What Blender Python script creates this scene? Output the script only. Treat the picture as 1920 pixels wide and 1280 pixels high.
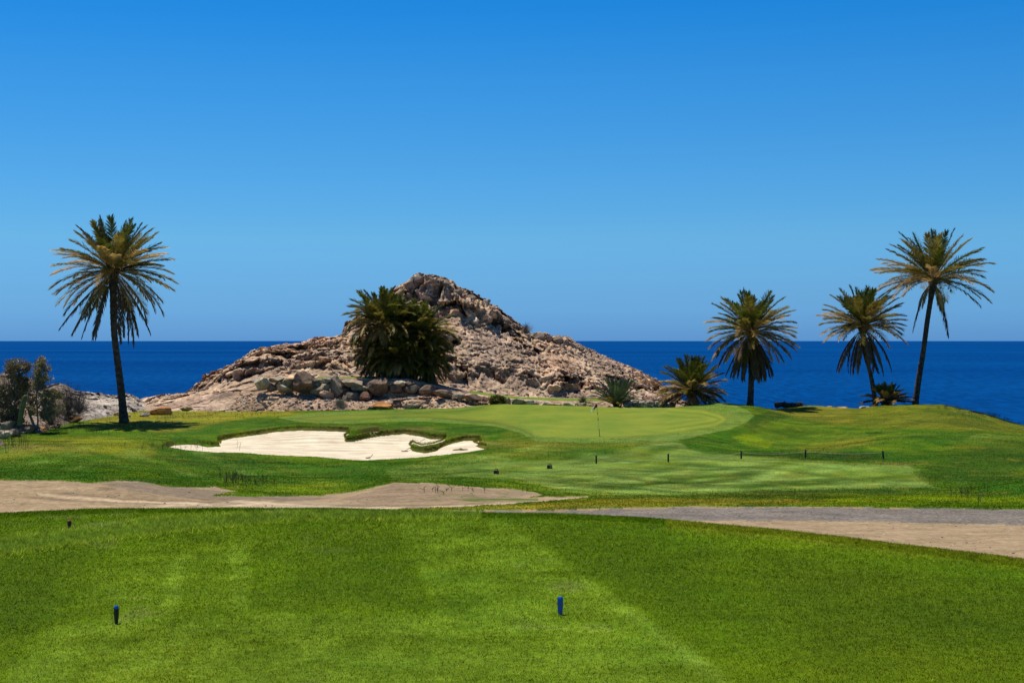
import bpy, math, random
import numpy as np
from mathutils import Vector
random.seed(7); RNG = np.random.default_rng(7)
for o in list(bpy.data.objects): bpy.data.objects.remove(o)
S = bpy.context.scene; C = S.collection
R = math.radians
# ------------------------------------------------------------------ camera
CAMZ = 3.0; F = 2666.67; HV = 638.5            # focal length and horizon row of the 1920 px photograph
cam = bpy.data.objects.new('camera', bpy.data.cameras.new('camera')); C.objects.link(cam)
cam.data.sensor_width = 36; cam.data.lens = 50; cam.data.clip_start = .1; cam.data.clip_end = 250000
cam.location = (0, 0, CAMZ); cam.rotation_euler = (R(90) + math.atan((HV-640)/F), 0, 0)
S.camera = cam
# ------------------------------------------------------------------ sun and sky
SUN_EL = 71.0; SUN_AZ = -40.0                  # azimuth measured from +Y (the view direction) towards +X
sd = Vector((math.sin(R(SUN_AZ))*math.cos(R(SUN_EL)), math.cos(R(SUN_AZ))*math.cos(R(SUN_EL)), math.sin(R(SUN_EL))))
sl = bpy.data.lights.new('sun', 'SUN'); sl.energy = 4.8; sl.angle = R(.5); sl.color = (1, .94, .82)
so = bpy.data.objects.new('sun', sl); C.objects.link(so); so.rotation_euler = sd.to_track_quat('Z', 'Y').to_euler()
W = bpy.data.worlds.new('World'); S.world = W; W.use_nodes = True
nt = W.node_tree; bg = nt.nodes['Background']
sky = nt.nodes.new('ShaderNodeTexSky'); sky.sky_type = 'NISHITA'; sky.sun_disc = False
sky.sun_elevation = R(SUN_EL); sky.sun_rotation = R(SUN_AZ); sky.altitude = 0
sky.air_density = 1.0; sky.dust_density = .35; sky.ozone_density = 2.2
hs = nt.nodes.new('ShaderNodeHueSaturation'); hs.inputs['Saturation'].default_value = 1.35; hs.inputs['Hue'].default_value = .497
tc = nt.nodes.new('ShaderNodeTexCoord'); sx = nt.nodes.new('ShaderNodeSeparateXYZ'); rp = nt.nodes.new('ShaderNodeValToRGB')
nt.links.new(tc.outputs['Generated'], sx.inputs[0]); nt.links.new(sx.outputs['Z'], rp.inputs[0])
SKYTINT = [(0.0, (.178, .535, 1.68)), (.033, (.225, .56, 1.26)), (.071, (.292, .649, 1.073)), (.127, (.268, .687, 1.052)), (.18, (.214, .699, 1.07)), (.231, (.107, .682, 1.091)), (.34, (.10, .42, .72)), (.55, (.30, .36, .42))]
cr = rp.color_ramp
for i, (p, c) in enumerate(SKYTINT):
    e = cr.elements[i] if i < 2 else cr.elements.new(p)
    e.position = p; e.color = (*c, 1)
mx = nt.nodes.new('ShaderNodeMix'); mx.data_type = 'RGBA'; mx.blend_type = 'MULTIPLY'; mx.inputs['Factor'].default_value = 1
nt.links.new(sky.outputs[0], hs.inputs['Color']); nt.links.new(hs.outputs[0], mx.inputs['A']); nt.links.new(rp.outputs[0], mx.inputs['B'])
nt.links.new(mx.outputs['Result'], bg.inputs[0]); bg.inputs[1].default_value = .107
S.view_settings.view_transform = 'Standard'; S.view_settings.look = 'None'
S.view_settings.exposure = 0; S.view_settings.gamma = 1
S.render.engine = 'CYCLES'

# ------------------------------------------------------------------ noise and numbers
_perm = RNG.permutation(256); _perm = np.concatenate([_perm, _perm, _perm])
_g = RNG.normal(size=(256, 3)); _g /= np.linalg.norm(_g, axis=1)[:, None]
def perlin(p):
    i = np.floor(p).astype(int); f = p - i; i &= 255
    w = f*f*f*(f*(f*6-15)+10); out = 0
    for dx in (0, 1):
        for dy in (0, 1):
            for dz in (0, 1):
                h = _perm[_perm[_perm[(i[:, 0]+dx) & 255] + ((i[:, 1]+dy) & 255)] + ((i[:, 2]+dz) & 255)] & 255
                g = _g[h]; d = f - np.array([dx, dy, dz])
                ww = (w[:, 0] if dx else 1-w[:, 0])*(w[:, 1] if dy else 1-w[:, 1])*(w[:, 2] if dz else 1-w[:, 2])
                out = out + ww*(g*d).sum(1)
    return out
def fbm(p, oct=4, ridged=False):
    a = 1; s = 0; t = 0
    for k in range(oct):
        n = perlin(p*2.03**k + 17.3*k)
        s = s + a*((1-2*np.abs(n)*1.6) if ridged else n*1.6); t += a; a *= .5
    return s/t
_vr = RNG.random((256, 3))
def voronoi(p):
    i = np.floor(p).astype(int); f = p - i
    f1 = np.full(len(p), 9.); f2 = np.full(len(p), 9.); idc = np.zeros(len(p)); fac = np.zeros(len(p))
    for dx in (-1, 0, 1):
        for dy in (-1, 0, 1):
            for dz in (-1, 0, 1):
                h = _perm[_perm[_perm[(i[:, 0]+dx) & 255] + ((i[:, 1]+dy) & 255)] + ((i[:, 2]+dz) & 255)] & 255
                vec = np.array([dx, dy, dz]) + _vr[h] - f; d = np.sqrt((vec**2).sum(1))
                m = d < f1; fac = np.where(m, (vec*_g[h]).sum(1), fac); f2 = np.where(m, f1, np.minimum(f2, d)); idc = np.where(m, h/256., idc); f1 = np.where(m, d, f1)
    return f1, f2, idc, fac
def pchip(x, y, xs):
    x = np.asarray(x, float); y = np.asarray(y, float); h = np.diff(x); s = np.diff(y)/h
    m = np.zeros(len(x)); m[0] = s[0]; m[-1] = s[-1]
    a, b = s[:-1], s[1:]; ok = a*b > 0
    w1 = 2*h[1:]+h[:-1]; w2 = h[1:]+2*h[:-1]
    m[1:-1] = np.where(ok, (w1+w2)/(w1/np.where(ok, a, 1)+w2/np.where(ok, b, 1)), 0)
    k = np.clip(np.searchsorted(x, xs)-1, 0, len(h)-1); t = np.clip((xs-x[k])/h[k], 0, 1)
    hk = h[k]
    return y[k]*(2*t**3-3*t**2+1)+hk*m[k]*(t**3-2*t**2+t)+y[k+1]*(-2*t**3+3*t**2)+hk*m[k+1]*(t**3-t**2)
def sstep(a, b, x):
    t = np.clip((x-a)/(b-a), 0, 1); return t*t*(3-2*t)
def z_of(v, d): return CAMZ - (v-HV)*d/F
def P(u, v, d): return Vector(((u-960)*d/F, d, z_of(v, d)))
def sdist(poly, u, v, ky=1.0):
    """signed distance (px of the 1920 photograph, + inside) of points to a closed polygon"""
    poly = np.array(poly, float); a = poly; b = np.roll(poly, -1, 0)
    best = np.full(u.shape, 1e9); ins = np.zeros(u.shape, bool)
    for (x0, y0), (x1, y1) in zip(a, b):
        dx, dy = x1-x0, (y1-y0)*ky; t = np.clip(((u-x0)*dx+(v-y0)*ky*dy)/(dx*dx+dy*dy+1e-9), 0, 1)
        best = np.minimum(best, (u-x0-t*dx)**2+((v-y0)*ky-t*dy)**2)
        c = (y0 > v) != (y1 > v)
        ins ^= c & (u < (x1-x0)*(v-y0)/((y1-y0) if y1 != y0 else 1e-9)+x0)
    return np.where(ins, 1, -1)*np.sqrt(best)

# ------------------------------------------------------------------ mesh and material helpers
def mk_mesh(name, V, Fc, mat=None, smooth=True, color=None, parent=None):
    me = bpy.data.meshes.new(name); V = np.asarray(V, np.float32); Fc = np.asarray(Fc, np.int32)
    n, k = Fc.shape
    me.vertices.add(len(V)); me.vertices.foreach_set('co', V.ravel())
    me.loops.add(n*k); me.loops.foreach_set('vertex_index', Fc.ravel())
    me.polygons.add(n); me.polygons.foreach_set('loop_start', np.arange(0, n*k, k, dtype=np.int32))
    me.polygons.foreach_set('use_smooth', np.full(n, smooth, bool))
    me.update(calc_edges=True)
    if color is not None:
        ca = me.color_attributes.new('tint', 'FLOAT_COLOR', 'POINT')
        c4 = np.ones((len(V), 4), np.float32); c4[:, :3] = color; ca.data.foreach_set('color', c4.ravel())
    if mat: me.materials.append(mat)
    o = bpy.data.objects.new(name, me); C.objects.link(o)
    if parent: o.parent = parent
    return o
def tag(o, label=None, cat=None, group=None, kind=None):
    if label: o['label'] = label
    if cat: o['category'] = cat
    if group: o['group'] = group
    if kind: o['kind'] = kind
    return o
def empty(name, loc, label, cat, group=None, rz=0):
    o = bpy.data.objects.new(name, None); C.objects.link(o); o.location = loc; o.rotation_euler = (0, 0, rz)
    o.empty_display_size = .2
    return tag(o, label, cat, group)
class MB:
    """collects triangles/quads (quads are split)"""
    def __init__(s): s.v = []; s.f = []; s.c = []; s.n = 0
    def add(s, V, Fc, col=None):
        V = np.asarray(V, float); Fc = np.asarray(Fc, int)
        if Fc.shape[1] == 4: Fc = np.concatenate([Fc[:, [0, 1, 2]], Fc[:, [0, 2, 3]]])
        s.v.append(V); s.f.append(Fc+s.n); s.n += len(V)
        if col is not None: s.c.append(np.broadcast_to(np.asarray(col, float), (len(V), 3)))
    def tube(s, pts, rad, seg=8, col=None, cap=True):
        pts = np.asarray(pts, float); n = len(pts); rad = np.broadcast_to(np.asarray(rad, float), (n,))
        t = np.gradient(pts, axis=0); t /= np.linalg.norm(t, axis=1)[:, None]+1e-9
        ref = np.where(np.abs(t[:, 2:3]) > .9, [[1, 0, 0]], [[0, 0, 1]]); a = np.cross(t, ref); a /= np.linalg.norm(a, axis=1)[:, None]; b = np.cross(t, a)
        th = np.arange(seg)/seg*2*np.pi
        V = pts[:, None]+rad[:, None, None]*(a[:, None]*np.cos(th)[None, :, None]+b[:, None]*np.sin(th)[None, :, None])
        V = V.reshape(-1, 3); i = np.arange(n-1)[:, None]*seg; j = np.arange(seg)[None]; k = (j+1) % seg
        Fq = np.stack([i+j, i+k, i+seg+k, i+seg+j], -1).reshape(-1, 4)
        s.add(V, Fq, col)
        if cap:
            for r, p in ((0, pts[0]), (n-1, pts[-1])):
                Vc = np.concatenate([V[r*seg:(r+1)*seg], [p]]); s.add(Vc, [(q, (q+1) % seg, seg) for q in range(seg)], col)
    def box(s, c, d, rot=0, col=None, top=1.0):
        x, y, z = np.array(d)/2; V = np.array([[sx*x*(top if sz > 0 else 1), sy*y*(top if sz > 0 else 1), sz*z] for sz in (-1, 1) for sy in (-1, 1) for sx in (-1, 1)])
        cc, ss = math.cos(rot), math.sin(rot); V = V@np.array([[cc, ss, 0], [-ss, cc, 0], [0, 0, 1]])+np.array(c)
        s.add(V, [(0, 2, 3, 1), (4, 5, 7, 6), (0, 1, 5, 4), (1, 3, 7, 5), (3, 2, 6, 7), (2, 0, 4, 6)], col)
    def build(s, name, mat, parent=None, smooth=True):
        return mk_mesh(name, np.concatenate(s.v), np.concatenate(s.f), mat, smooth, np.concatenate(s.c) if s.c else None, parent)
def nodes(name):
    m = bpy.data.materials.new(name); m.use_nodes = True; t = m.node_tree
    return m, t, t.nodes['Principled BSDF']
def noise(t, scale, detail=4, rough=.6, stretch=None, coord='Object'):
    n = t.nodes.new('ShaderNodeTexNoise'); n.inputs['Scale'].default_value = scale; n.inputs['Detail'].default_value = detail; n.inputs['Roughness'].default_value = rough
    tcn = t.nodes.new('ShaderNodeTexCoord'); mp = t.nodes.new('ShaderNodeMapping')
    if stretch: mp.inputs['Scale'].default_value = stretch
    t.links.new(tcn.outputs[coord], mp.inputs[0]); t.links.new(mp.outputs[0], n.inputs['Vector']); return n
def ramp(t, src, stops):
    r = t.nodes.new('ShaderNodeValToRGB')
    for i, (p, c) in enumerate(stops):
        e = r.color_ramp.elements[i] if i < 2 else r.color_ramp.elements.new(p)
        e.position = p; e.color = (*c, 1) if len(c) == 3 else c
    t.links.new(src, r.inputs[0]); return r.outputs[0]
def mixc(t, a, b, fac=1., mode='MULTIPLY'):
    m = t.nodes.new('ShaderNodeMix'); m.data_type = 'RGBA'; m.blend_type = mode
    for s_, x in (('A', a), ('B', b), ('Factor', fac)):
        if hasattr(x, 'is_linked'): t.links.new(x, m.inputs[s_])
        elif isinstance(x, tuple): m.inputs[s_].default_value = (*x, 1)
        else: m.inputs[s_].default_value = x
    return m.outputs['Result']
def bump(t, bs, src, dist, strength=1.0, prev=None):
    b = t.nodes.new('ShaderNodeBump'); b.inputs['Distance'].default_value = dist; b.inputs['Strength'].default_value = strength
    t.links.new(src, b.inputs['Height'])
    if prev: t.links.new(prev, b.inputs['Normal'])
    t.links.new(b.outputs[0], bs.inputs['Normal']); return b.outputs[0]
def g(x): return (x, x, x)
def attr(t):
    a = t.nodes.new('ShaderNodeAttribute'); a.attribute_name = 'tint'; return a.outputs['Color']
def mat_turf(name, fine=30., contrast=.5, bd=.03, rough=.75):
    m, t, b = nodes(name)
    n1 = noise(t, fine, 3, .7); n2 = noise(t, fine*.12, 5, .65); n3 = noise(t, .35, 4, .6, (1, .5, 1))
    c = mixc(t, attr(t), ramp(t, n1.outputs[0], [(.25, g(1-contrast)), (.75, g(1+contrast))]))
    c = mixc(t, c, ramp(t, n2.outputs[0], [(.3, (1-contrast*.7, 1-contrast*.55, 1-contrast*.5)), (.7, (1+contrast*.6, 1+contrast*.45, 1+contrast*.3))]))
    c = mixc(t, c, ramp(t, n3.outputs[0], [(.35, (.80, .90, .9)), (.65, (1.2, 1.08, 1.1))]))
    t.links.new(c, b.inputs['Base Color']); b.inputs['Roughness'].default_value = rough; b.inputs['Specular IOR Level'].default_value = .04
    p = bump(t, b, n1.outputs[0], bd, .8); bump(t, b, n2.outputs[0], bd*5, .6, p)
    return m
def mat_rock(name, c1, c2, c3, scale=.5, bd=.25, vc=False):
    m, t, b = nodes(name)
    n1 = noise(t, scale, 8, .65); n2 = noise(t, scale*6, 6, .7); n3 = noise(t, scale*.3, 3, .5)
    vo = t.nodes.new('ShaderNodeTexVoronoi'); vo.inputs['Scale'].default_value = scale*3.2; vo.feature = 'DISTANCE_TO_EDGE'
    tcn = t.nodes.new('ShaderNodeTexCoord'); mxv = mixc(t, tcn.outputs['Object'], n1.outputs['Color'], .35, 'ADD'); t.links.new(mxv, vo.inputs['Vector'])
    c = ramp(t, n1.outputs[0], [(.32, c1), (.5, c2), (.68, c3)])
    c = mixc(t, c, ramp(t, n2.outputs[0], [(.3, g(.48)), (.7, g(1.42))]))
    c = mixc(t, c, ramp(t, n3.outputs[0], [(.38, (.85, .8, .82)), (.62, (1.12, 1.08, 1.0))]))
    c = mixc(t, c, ramp(t, vo.outputs['Distance'], [(0, g(.8)), (.03, g(1))]))
    if vc: c = mixc(t, c, attr(t))
    t.links.new(c, b.inputs['Base Color']); b.inputs['Roughness'].default_value = .9; b.inputs['Specular IOR Level'].default_value = .2
    p = bump(t, b, n1.outputs[0], bd, .9); p = bump(t, b, n2.outputs[0], bd*.35, 1, p)
    r = ramp(t, vo.outputs['Distance'], [(0, g(0)), (.06, g(1))]); bump(t, b, r, bd*.3, .5, p)
    return m
def mat_plain(name, col, rough=.6, var=.15, scale=8., metal=0, bd=0.0):
    m, t, b = nodes(name); n = noise(t, scale, 4)
    c = mixc(t, tuple(col), ramp(t, n.outputs[0], [(.3, g(1-var)), (.7, g(1+var))]))
    t.links.new(c, b.inputs['Base Color']); b.inputs['Roughness'].default_value = rough; b.inputs['Metallic'].default_value = metal
    if bd: bump(t, b, n.outputs[0], bd)
    return m
def mat_leaf(name, c1, c2, trans=.3, rough=.5, vc=False, spec=.3):
    m, t, b = nodes(name); n = noise(t, 1.6, 3)
    oi = t.nodes.new('ShaderNodeObjectInfo')
    c = attr(t) if vc else ramp(t, n.outputs[0], [(.35, c1), (.65, c2)])
    c = mixc(t, c, ramp(t, oi.outputs['Random'], [(0, g(.78)), (1, g(1.22))]))
    t.links.new(c, b.inputs['Base Color']); b.inputs['Roughness'].default_value = rough; b.inputs['Specular IOR Level'].default_value = spec
    tr = t.nodes.new('ShaderNodeBsdfTranslucent'); t.links.new(c, tr.inputs[0]); ms = t.nodes.new('ShaderNodeMixShader'); ms.inputs[0].default_value = trans
    t.links.new(b.outputs[0], ms.inputs[1]); t.links.new(tr.outputs[0], ms.inputs[2]); t.links.new(ms.outputs[0], t.nodes['Material Output'].inputs[0])
    return m

# ================================================================== TERRAIN
EDGE = [(-900, 1010), (-400, 985), (0, 963), (200, 955), (400, 953.5), (600, 954), (850, 961), (1020, 964), (1180, 970), (1350, 984), (1500, 999), (1700, 1023), (1920, 1050), (2300, 1100), (2800, 1160)]
def row(pts, u): p = np.array(pts, float); return pchip(p[:, 0], p[:, 1], u)
UA = [-900, -400, 0, 150, 300, 450, 600, 750, 900, 1050, 1200, 1300, 1400, 1500, 1600, 1700, 1800, 1920, 2400, 2800]
ROWS = {  # distance (m) : picture row of the ground at each UA column
 43:  [950, 948, 946, 947, 951, 953, 952, 951, 950, 949, 949, 949, 949, 949, 950, 951, 952, 953, 958, 960],
 47:  [893, 895, 898, 899, 913, 936, 941, 938, 939, 940, 941, 942, 942, 942, 942, 942, 942, 941, 945, 945],
 50:  [908, 908, 905, 905, 912, 924, 932, 914, 920, 932, 933, 934, 934, 934, 934, 934, 933, 928, 920, 920],
 54:  [890, 890, 893, 893, 900, 915, 922, 902, 908, 922, 922, 924, 926, 926, 926, 926, 922, 905, 893, 890],
 60:  [872, 875, 880, 882, 890, 899, 899, 895, 897, 905, 905, 905, 905, 905, 905, 907, 911, 908, 900, 900],
 68:  [860, 860, 863, 866, 873, 881, 882, 882, 880, 881, 879, 877, 875, 875, 876, 878, 882, 884, 880, 880],
 75:  [850, 850, 846, 849, 857, 866, 870, 869, 865, 866, 865, 863, 861, 859, 859, 861, 862, 860, 850, 850],
 83:  [838, 838, 837, 835, 838, 848, 857, 860, 843, 838, 838, 843, 850, 849, 841, 832, 830, 832, 830, 830],
 90:  [822, 822, 829, 828, 827, 834, 842, 841, 830, 825, 823, 828, 841, 840, 829, 815, 812, 818, 815, 815],
 96:  [816, 816, 822, 822, 820, 824, 828, 829, 815, 814, 812, 813, 826, 829, 819, 807, 807, 815, 812, 812],
 100: [810, 810, 815, 815, 813, 812, 804, 807, 802, 806, 805, 801, 808, 818, 809, 802, 803, 813, 810, 810],
 108: [803, 803, 804, 796, 796, 793, 789, 786, 791, 793, 791, 785, 780, 797, 793, 791, 793, 808, 815, 820],
 115: [800, 800, 799, 787, 784, 785, 781, 776, 780, 780, 778, 773, 768, 781, 781, 780, 783, 804, 825, 830],
 122: [797, 797, 795, 781, 776, 778, 774, 770, 769, 770, 769, 764, 761, 775, 776, 770, 774, 800, 835, 845]}
CREST = [(-900, 792), (0, 790), (150, 776), (300, 770), (450, 771), (600, 769.5), (750, 767), (850, 765), (900, 760), (940, 757.5), (1050, 760), (1150, 763), (1240, 764.5), (1300, 760), (1355, 755), (1400, 761), (1440, 768.5), (1480, 763), (1520, 760), (1570, 764), (1610, 765), (1650, 760), (1700, 758.5), (1760, 757.5), (1800, 765), (1850, 776), (1920, 797), (2000, 815), (2400, 860), (2800, 900)]
def ctrl(u):
    """control depths and heights (rows x columns) at picture columns u"""
    u = np.asarray(u, float); D = []; Z = []
    ve = row(EDGE, u); de = 3*F/(ve-HV)
    for k in (.2, .5, .8): D.append(5.5+(de-5.5)*k*0+ (de-5.5)*k - 0*u); Z.append(0*u)
    D.insert(0, 5.0+0*u); Z.insert(0, 0*u)
    D.append(de-.8); Z.append(0*u+.012)
    D.append(de+.05); Z.append(0*u)
    D.append(de+1.2); Z.append(-.55+0*u)
    D.append(de+3.2); Z.append(-1.75+0*u)
    D.append(de*0+36.); Z.append(-1.98+0*u)
    D.append(de*0+39.5); Z.append(-2.0+0*u)
    for d in sorted(ROWS):
        v = pchip(UA, ROWS[d], u); D.append(d+0*u); Z.append(z_of(v, d))
    v = row(CREST, u); D.append(128+0*u); Z.append(z_of(v, 128.))
    zc = z_of(v, 128.)
    D.append(129.3+0*u); Z.append(zc-.12); D.append(134+0*u); Z.append(zc-.9); D.append(141+0*u); Z.append(zc-9); D.append(152+0*u); Z.append(-26+0*u)
    return np.array(D), np.array(Z)
# extra relief: knolls and hollows between the control points (centre px, depth, radii m, height)
KN = [(1480, 104, 4, 3.2, .28), (1240, 72, 5, 2.5, .12), (120, 78, 5, 4, .22), (240, 86, 4, 3, .15), (1560, 66, 4, 2, .10), (1330, 64, 4, 2.2, .10), (1680, 84, 5, 3.5, .15), (700, 72, 5, 3, .1), (560, 66, 4, 3, -.12), (1450, 58, 5, 1.8, .10), (1130, 62, 5, 2., .08), (380, 80, 3, 3, .12), (1820, 74, 4, 3, .15)]
def relief(u, d):
    x = (u-960)*d/F; z = 0*x
    for cu, cd, rx, ry, h in KN: z = z + 1.5*h*np.exp(-((x-(cu-960)*cd/F)/rx)**2-((d-cd)/ry)**2)
    p = np.stack([x*.09, d*.09, 0*x+3.1], -1).reshape(-1, 3)
    z = z + (fbm(p, 3).reshape(x.shape))*.16*sstep(44, 60, d)*(1-sstep(116, 127, d))
    p = np.stack([x*.8, d*.8, 0*x+1.1], -1).reshape(-1, 3)
    z = z + (fbm(p, 2).reshape(x.shape))*(.012+.03*sstep(28, 36, d))
    return z
BUNKER = [(308, 834), (328, 829), (351, 828), (372, 829), (388, 832.5), (414, 831.5), (409, 822), (438, 816), (478, 811), (521, 804.5), (563, 802), (616, 803), (652, 805), (655, 811), (646, 817), (648, 823), (660, 823), (687, 817), (716, 812), (758, 808.5), (790, 813), (808, 818), (836, 818), (830, 826), (812, 832), (790, 835), (773, 829), (768, 834), (774, 840), (796, 844), (818, 840), (830, 832), (848, 826), (870, 821), (898, 820.5), (902, 826), (888, 829), (900, 834), (912, 836), (910, 841), (880, 846), (847, 850), (776, 857), (687, 862), (655, 861), (630, 858.5), (608, 856.5), (588, 855), (528, 853), (457, 848), (404, 847), (351, 843), (318, 837)]
ISLE = [(846, 835.5), (862, 834.2), (882, 834.5), (880, 837), (866, 838.5), (850, 838.5)]
SANDBIT = [(662, 811), (700, 805), (712, 804), (706, 808), (672, 812.5)]
GREEN = [(552, 784), (599, 778), (670, 776), (776, 773.5), (860, 769), (900, 763), (940, 750), (1150, 755), (1316, 765), (1350, 774), (1366, 784), (1362, 791), (1344, 801), (1306, 807), (1244, 815), (1166, 820), (1087, 822.5), (1019, 821), (994, 815), (972, 804), (947, 797), (925, 793.5), (864, 788), (794, 783), (740, 783), (670, 788), (599, 790.5), (565, 787)]
COLLAR = [(520, 783), (599, 772), (776, 768), (900, 755), (1200, 750), (1355, 750), (1400, 768), (1414, 779), (1400, 791), (1370, 804), (1320, 814), (1290, 822), (1180, 829), (1087, 829), (1005, 827), (975, 811), (930, 799), (864, 794), (794, 790), (740, 790), (640, 794), (560, 790)]
DIRTL = [(-950, 896), (0, 899), (104, 899.5), (169, 904), (221, 900), (260, 901), (312, 911), (368, 913), (400, 912), (443, 920), (398, 928), (475, 930), (599, 928), (670, 920), (705, 911), (740, 904), (811, 905), (864, 910), (910, 914), (960, 915), (1000, 921), (1019, 927), (994, 931), (1103, 929), (1103, 932), (960, 944), (870, 949), (750, 953), (690, 958), (640, 985), (600, 1200), (-950, 1200)]
DIRTR = [(760, 962), (850, 956), (1087, 954), (1244, 949.5), (1306, 948), (1600, 949.5), (1920, 953.5), (2850, 960), (2850, 1300), (760, 1300)]
GRAVEL = [(860, 958), (1087, 955), (1244, 951), (1306, 949), (1600, 950), (1920, 954), (2850, 962), (2850, 995), (1920, 981), (1500, 973.5), (1300, 973.5), (1100, 968), (860, 963)]
FAIR = [(1290, 812), (1268, 826), (1290, 840), (1350, 850), (1420, 857), (1500, 864), (1600, 872), (1705, 872), (1715, 890), (1745, 912), (1500, 915), (1300, 922), (1180, 926), (1040, 915), (980, 900), (850, 892), (830, 880), (900, 868), (1050, 862), (1180, 845), (1230, 820)]
# albedo of the turf by place (species, mowing, dryness; dark greens also hold painted slope shade)
G_ROUGH = np.array((.058, .130, .001)); G_FAIR = np.array((.155, .240, .040)); G_DRY = np.array((.24, .215, .018)); G_LIME = np.array((.175, .25, .001))
G_DARK = np.array((.023, .064, .003)); G_TEE = np.array((.086, .150, .001)); G_BROWN = np.array((.24, .16, .06)); G_GREEN = np.array((.172, .228, .024)); G_OLIVE = np.array((.125, .145, .008))
BLOBS = [  # picture column, row, half sizes, albedo, strength; some dark ones are painted slope and palm shade
 (330, 784, 170, 9, G_DRY, .75), (470, 776, 120, 6, G_DRY, .7), (230, 796, 90, 10, G_LIME, .5), (60, 838, 110, 9, G_BROWN, .45), (140, 823, 110, 6, G_DRY, .5), (215, 833, 60, 12, G_LIME, .45),
 (560, 917, 140, 10, G_LIME, .9), (460, 902, 60, 5, G_LIME, .3), (1700, 782, 190, 14, G_OLIVE, .9), (1560, 770, 90, 8, G_DRY, .55), (1850, 800, 90, 12, G_OLIVE, .9), (1880, 836, 90, 22, G_OLIVE, .5), (1700, 800, 150, 4, G_DRY, .4),
 (1540, 836, 130, 12, G_OLIVE, .75), (1600, 826, 70, 6, G_DRY, .4), (1400, 818, 60, 9, G_LIME, .5), (1660, 936, 170, 9, G_LIME, .7), (1420, 941, 160, 5, G_DRY, .6), (1860, 940, 80, 7, G_LIME, .6), (1200, 938, 180, 7, G_DRY, .5), (1000, 950, 160, 5, G_DRY, .8), (820, 952, 70, 4, G_DRY, .6),
 (1450, 932, 220, 8, G_OLIVE, .6), (1000, 838, 110, 9, G_DRY, .45), (930, 852, 80, 5, G_DRY, .35), (1000, 905, 80, 6, G_LIME, .4), (1060, 846, 90, 5, G_FAIR, .4), (1600, 898, 110, 7, G_DRY, .25), (1690, 869, 40, 3, G_BROWN, .6), (1480, 925, 250, 4, G_BROWN, .25),
 (1790, 818, 110, 5, G_FAIR, .55), (1700, 845, 130, 9, G_DARK, .35), (1480, 856, 130, 6, G_DARK, .85), (1620, 862, 90, 5, G_DARK, .8), (1340, 835, 60, 9, G_DARK, .6), (1530, 778, 80, 3.5, G_DARK, .8), (1650, 811, 40, 3, G_DARK, .7), (1840, 880, 90, 22, G_DARK, .35), (1880, 918, 60, 9, G_DARK, .7), (700, 897, 170, 8, G_DARK, .5), (470, 905, 60, 9, G_DARK, .6), (130, 843, 60, 8, G_DARK, .5), (160, 890, 220, 6, G_DARK, .5), (350, 815, 100, 6, G_DARK, .5), (500, 790, 80, 6, G_DARK, .35), (750, 800, 130, 8, G_DARK, .5), (900, 805, 50, 8, G_DARK, .5), (820, 878, 110, 8, G_DARK, .4), (1150, 851, 40, 8, G_DARK, .45), (1620, 920, 260, 5, G_DARK, .6), (1430, 765, 60, 3, G_DARK, .5), (1455, 783, 40, 7, G_DARK, .5), (700, 800, 110, 3, G_BROWN, .45), (775, 806, 40, 4, G_BROWN, .5), (600, 797, 60, 3, G_OLIVE, .6), (870, 815, 30, 3, G_BROWN, .5), (480, 806, 40, 3, G_BROWN, .4), (930, 831, 40, 4, G_BROWN, .4), (1020, 833, 60, 3, G_BROWN, .35), (1190, 830, 90, 3, G_FAIR, .6), (1050, 875, 160, 6, G_FAIR, .35), (900, 868, 80, 4, G_FAIR, .4)]
G_EMER = np.array((.034, .112, .001))  # deep green rough, also painted on the shaded mound faces
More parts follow.
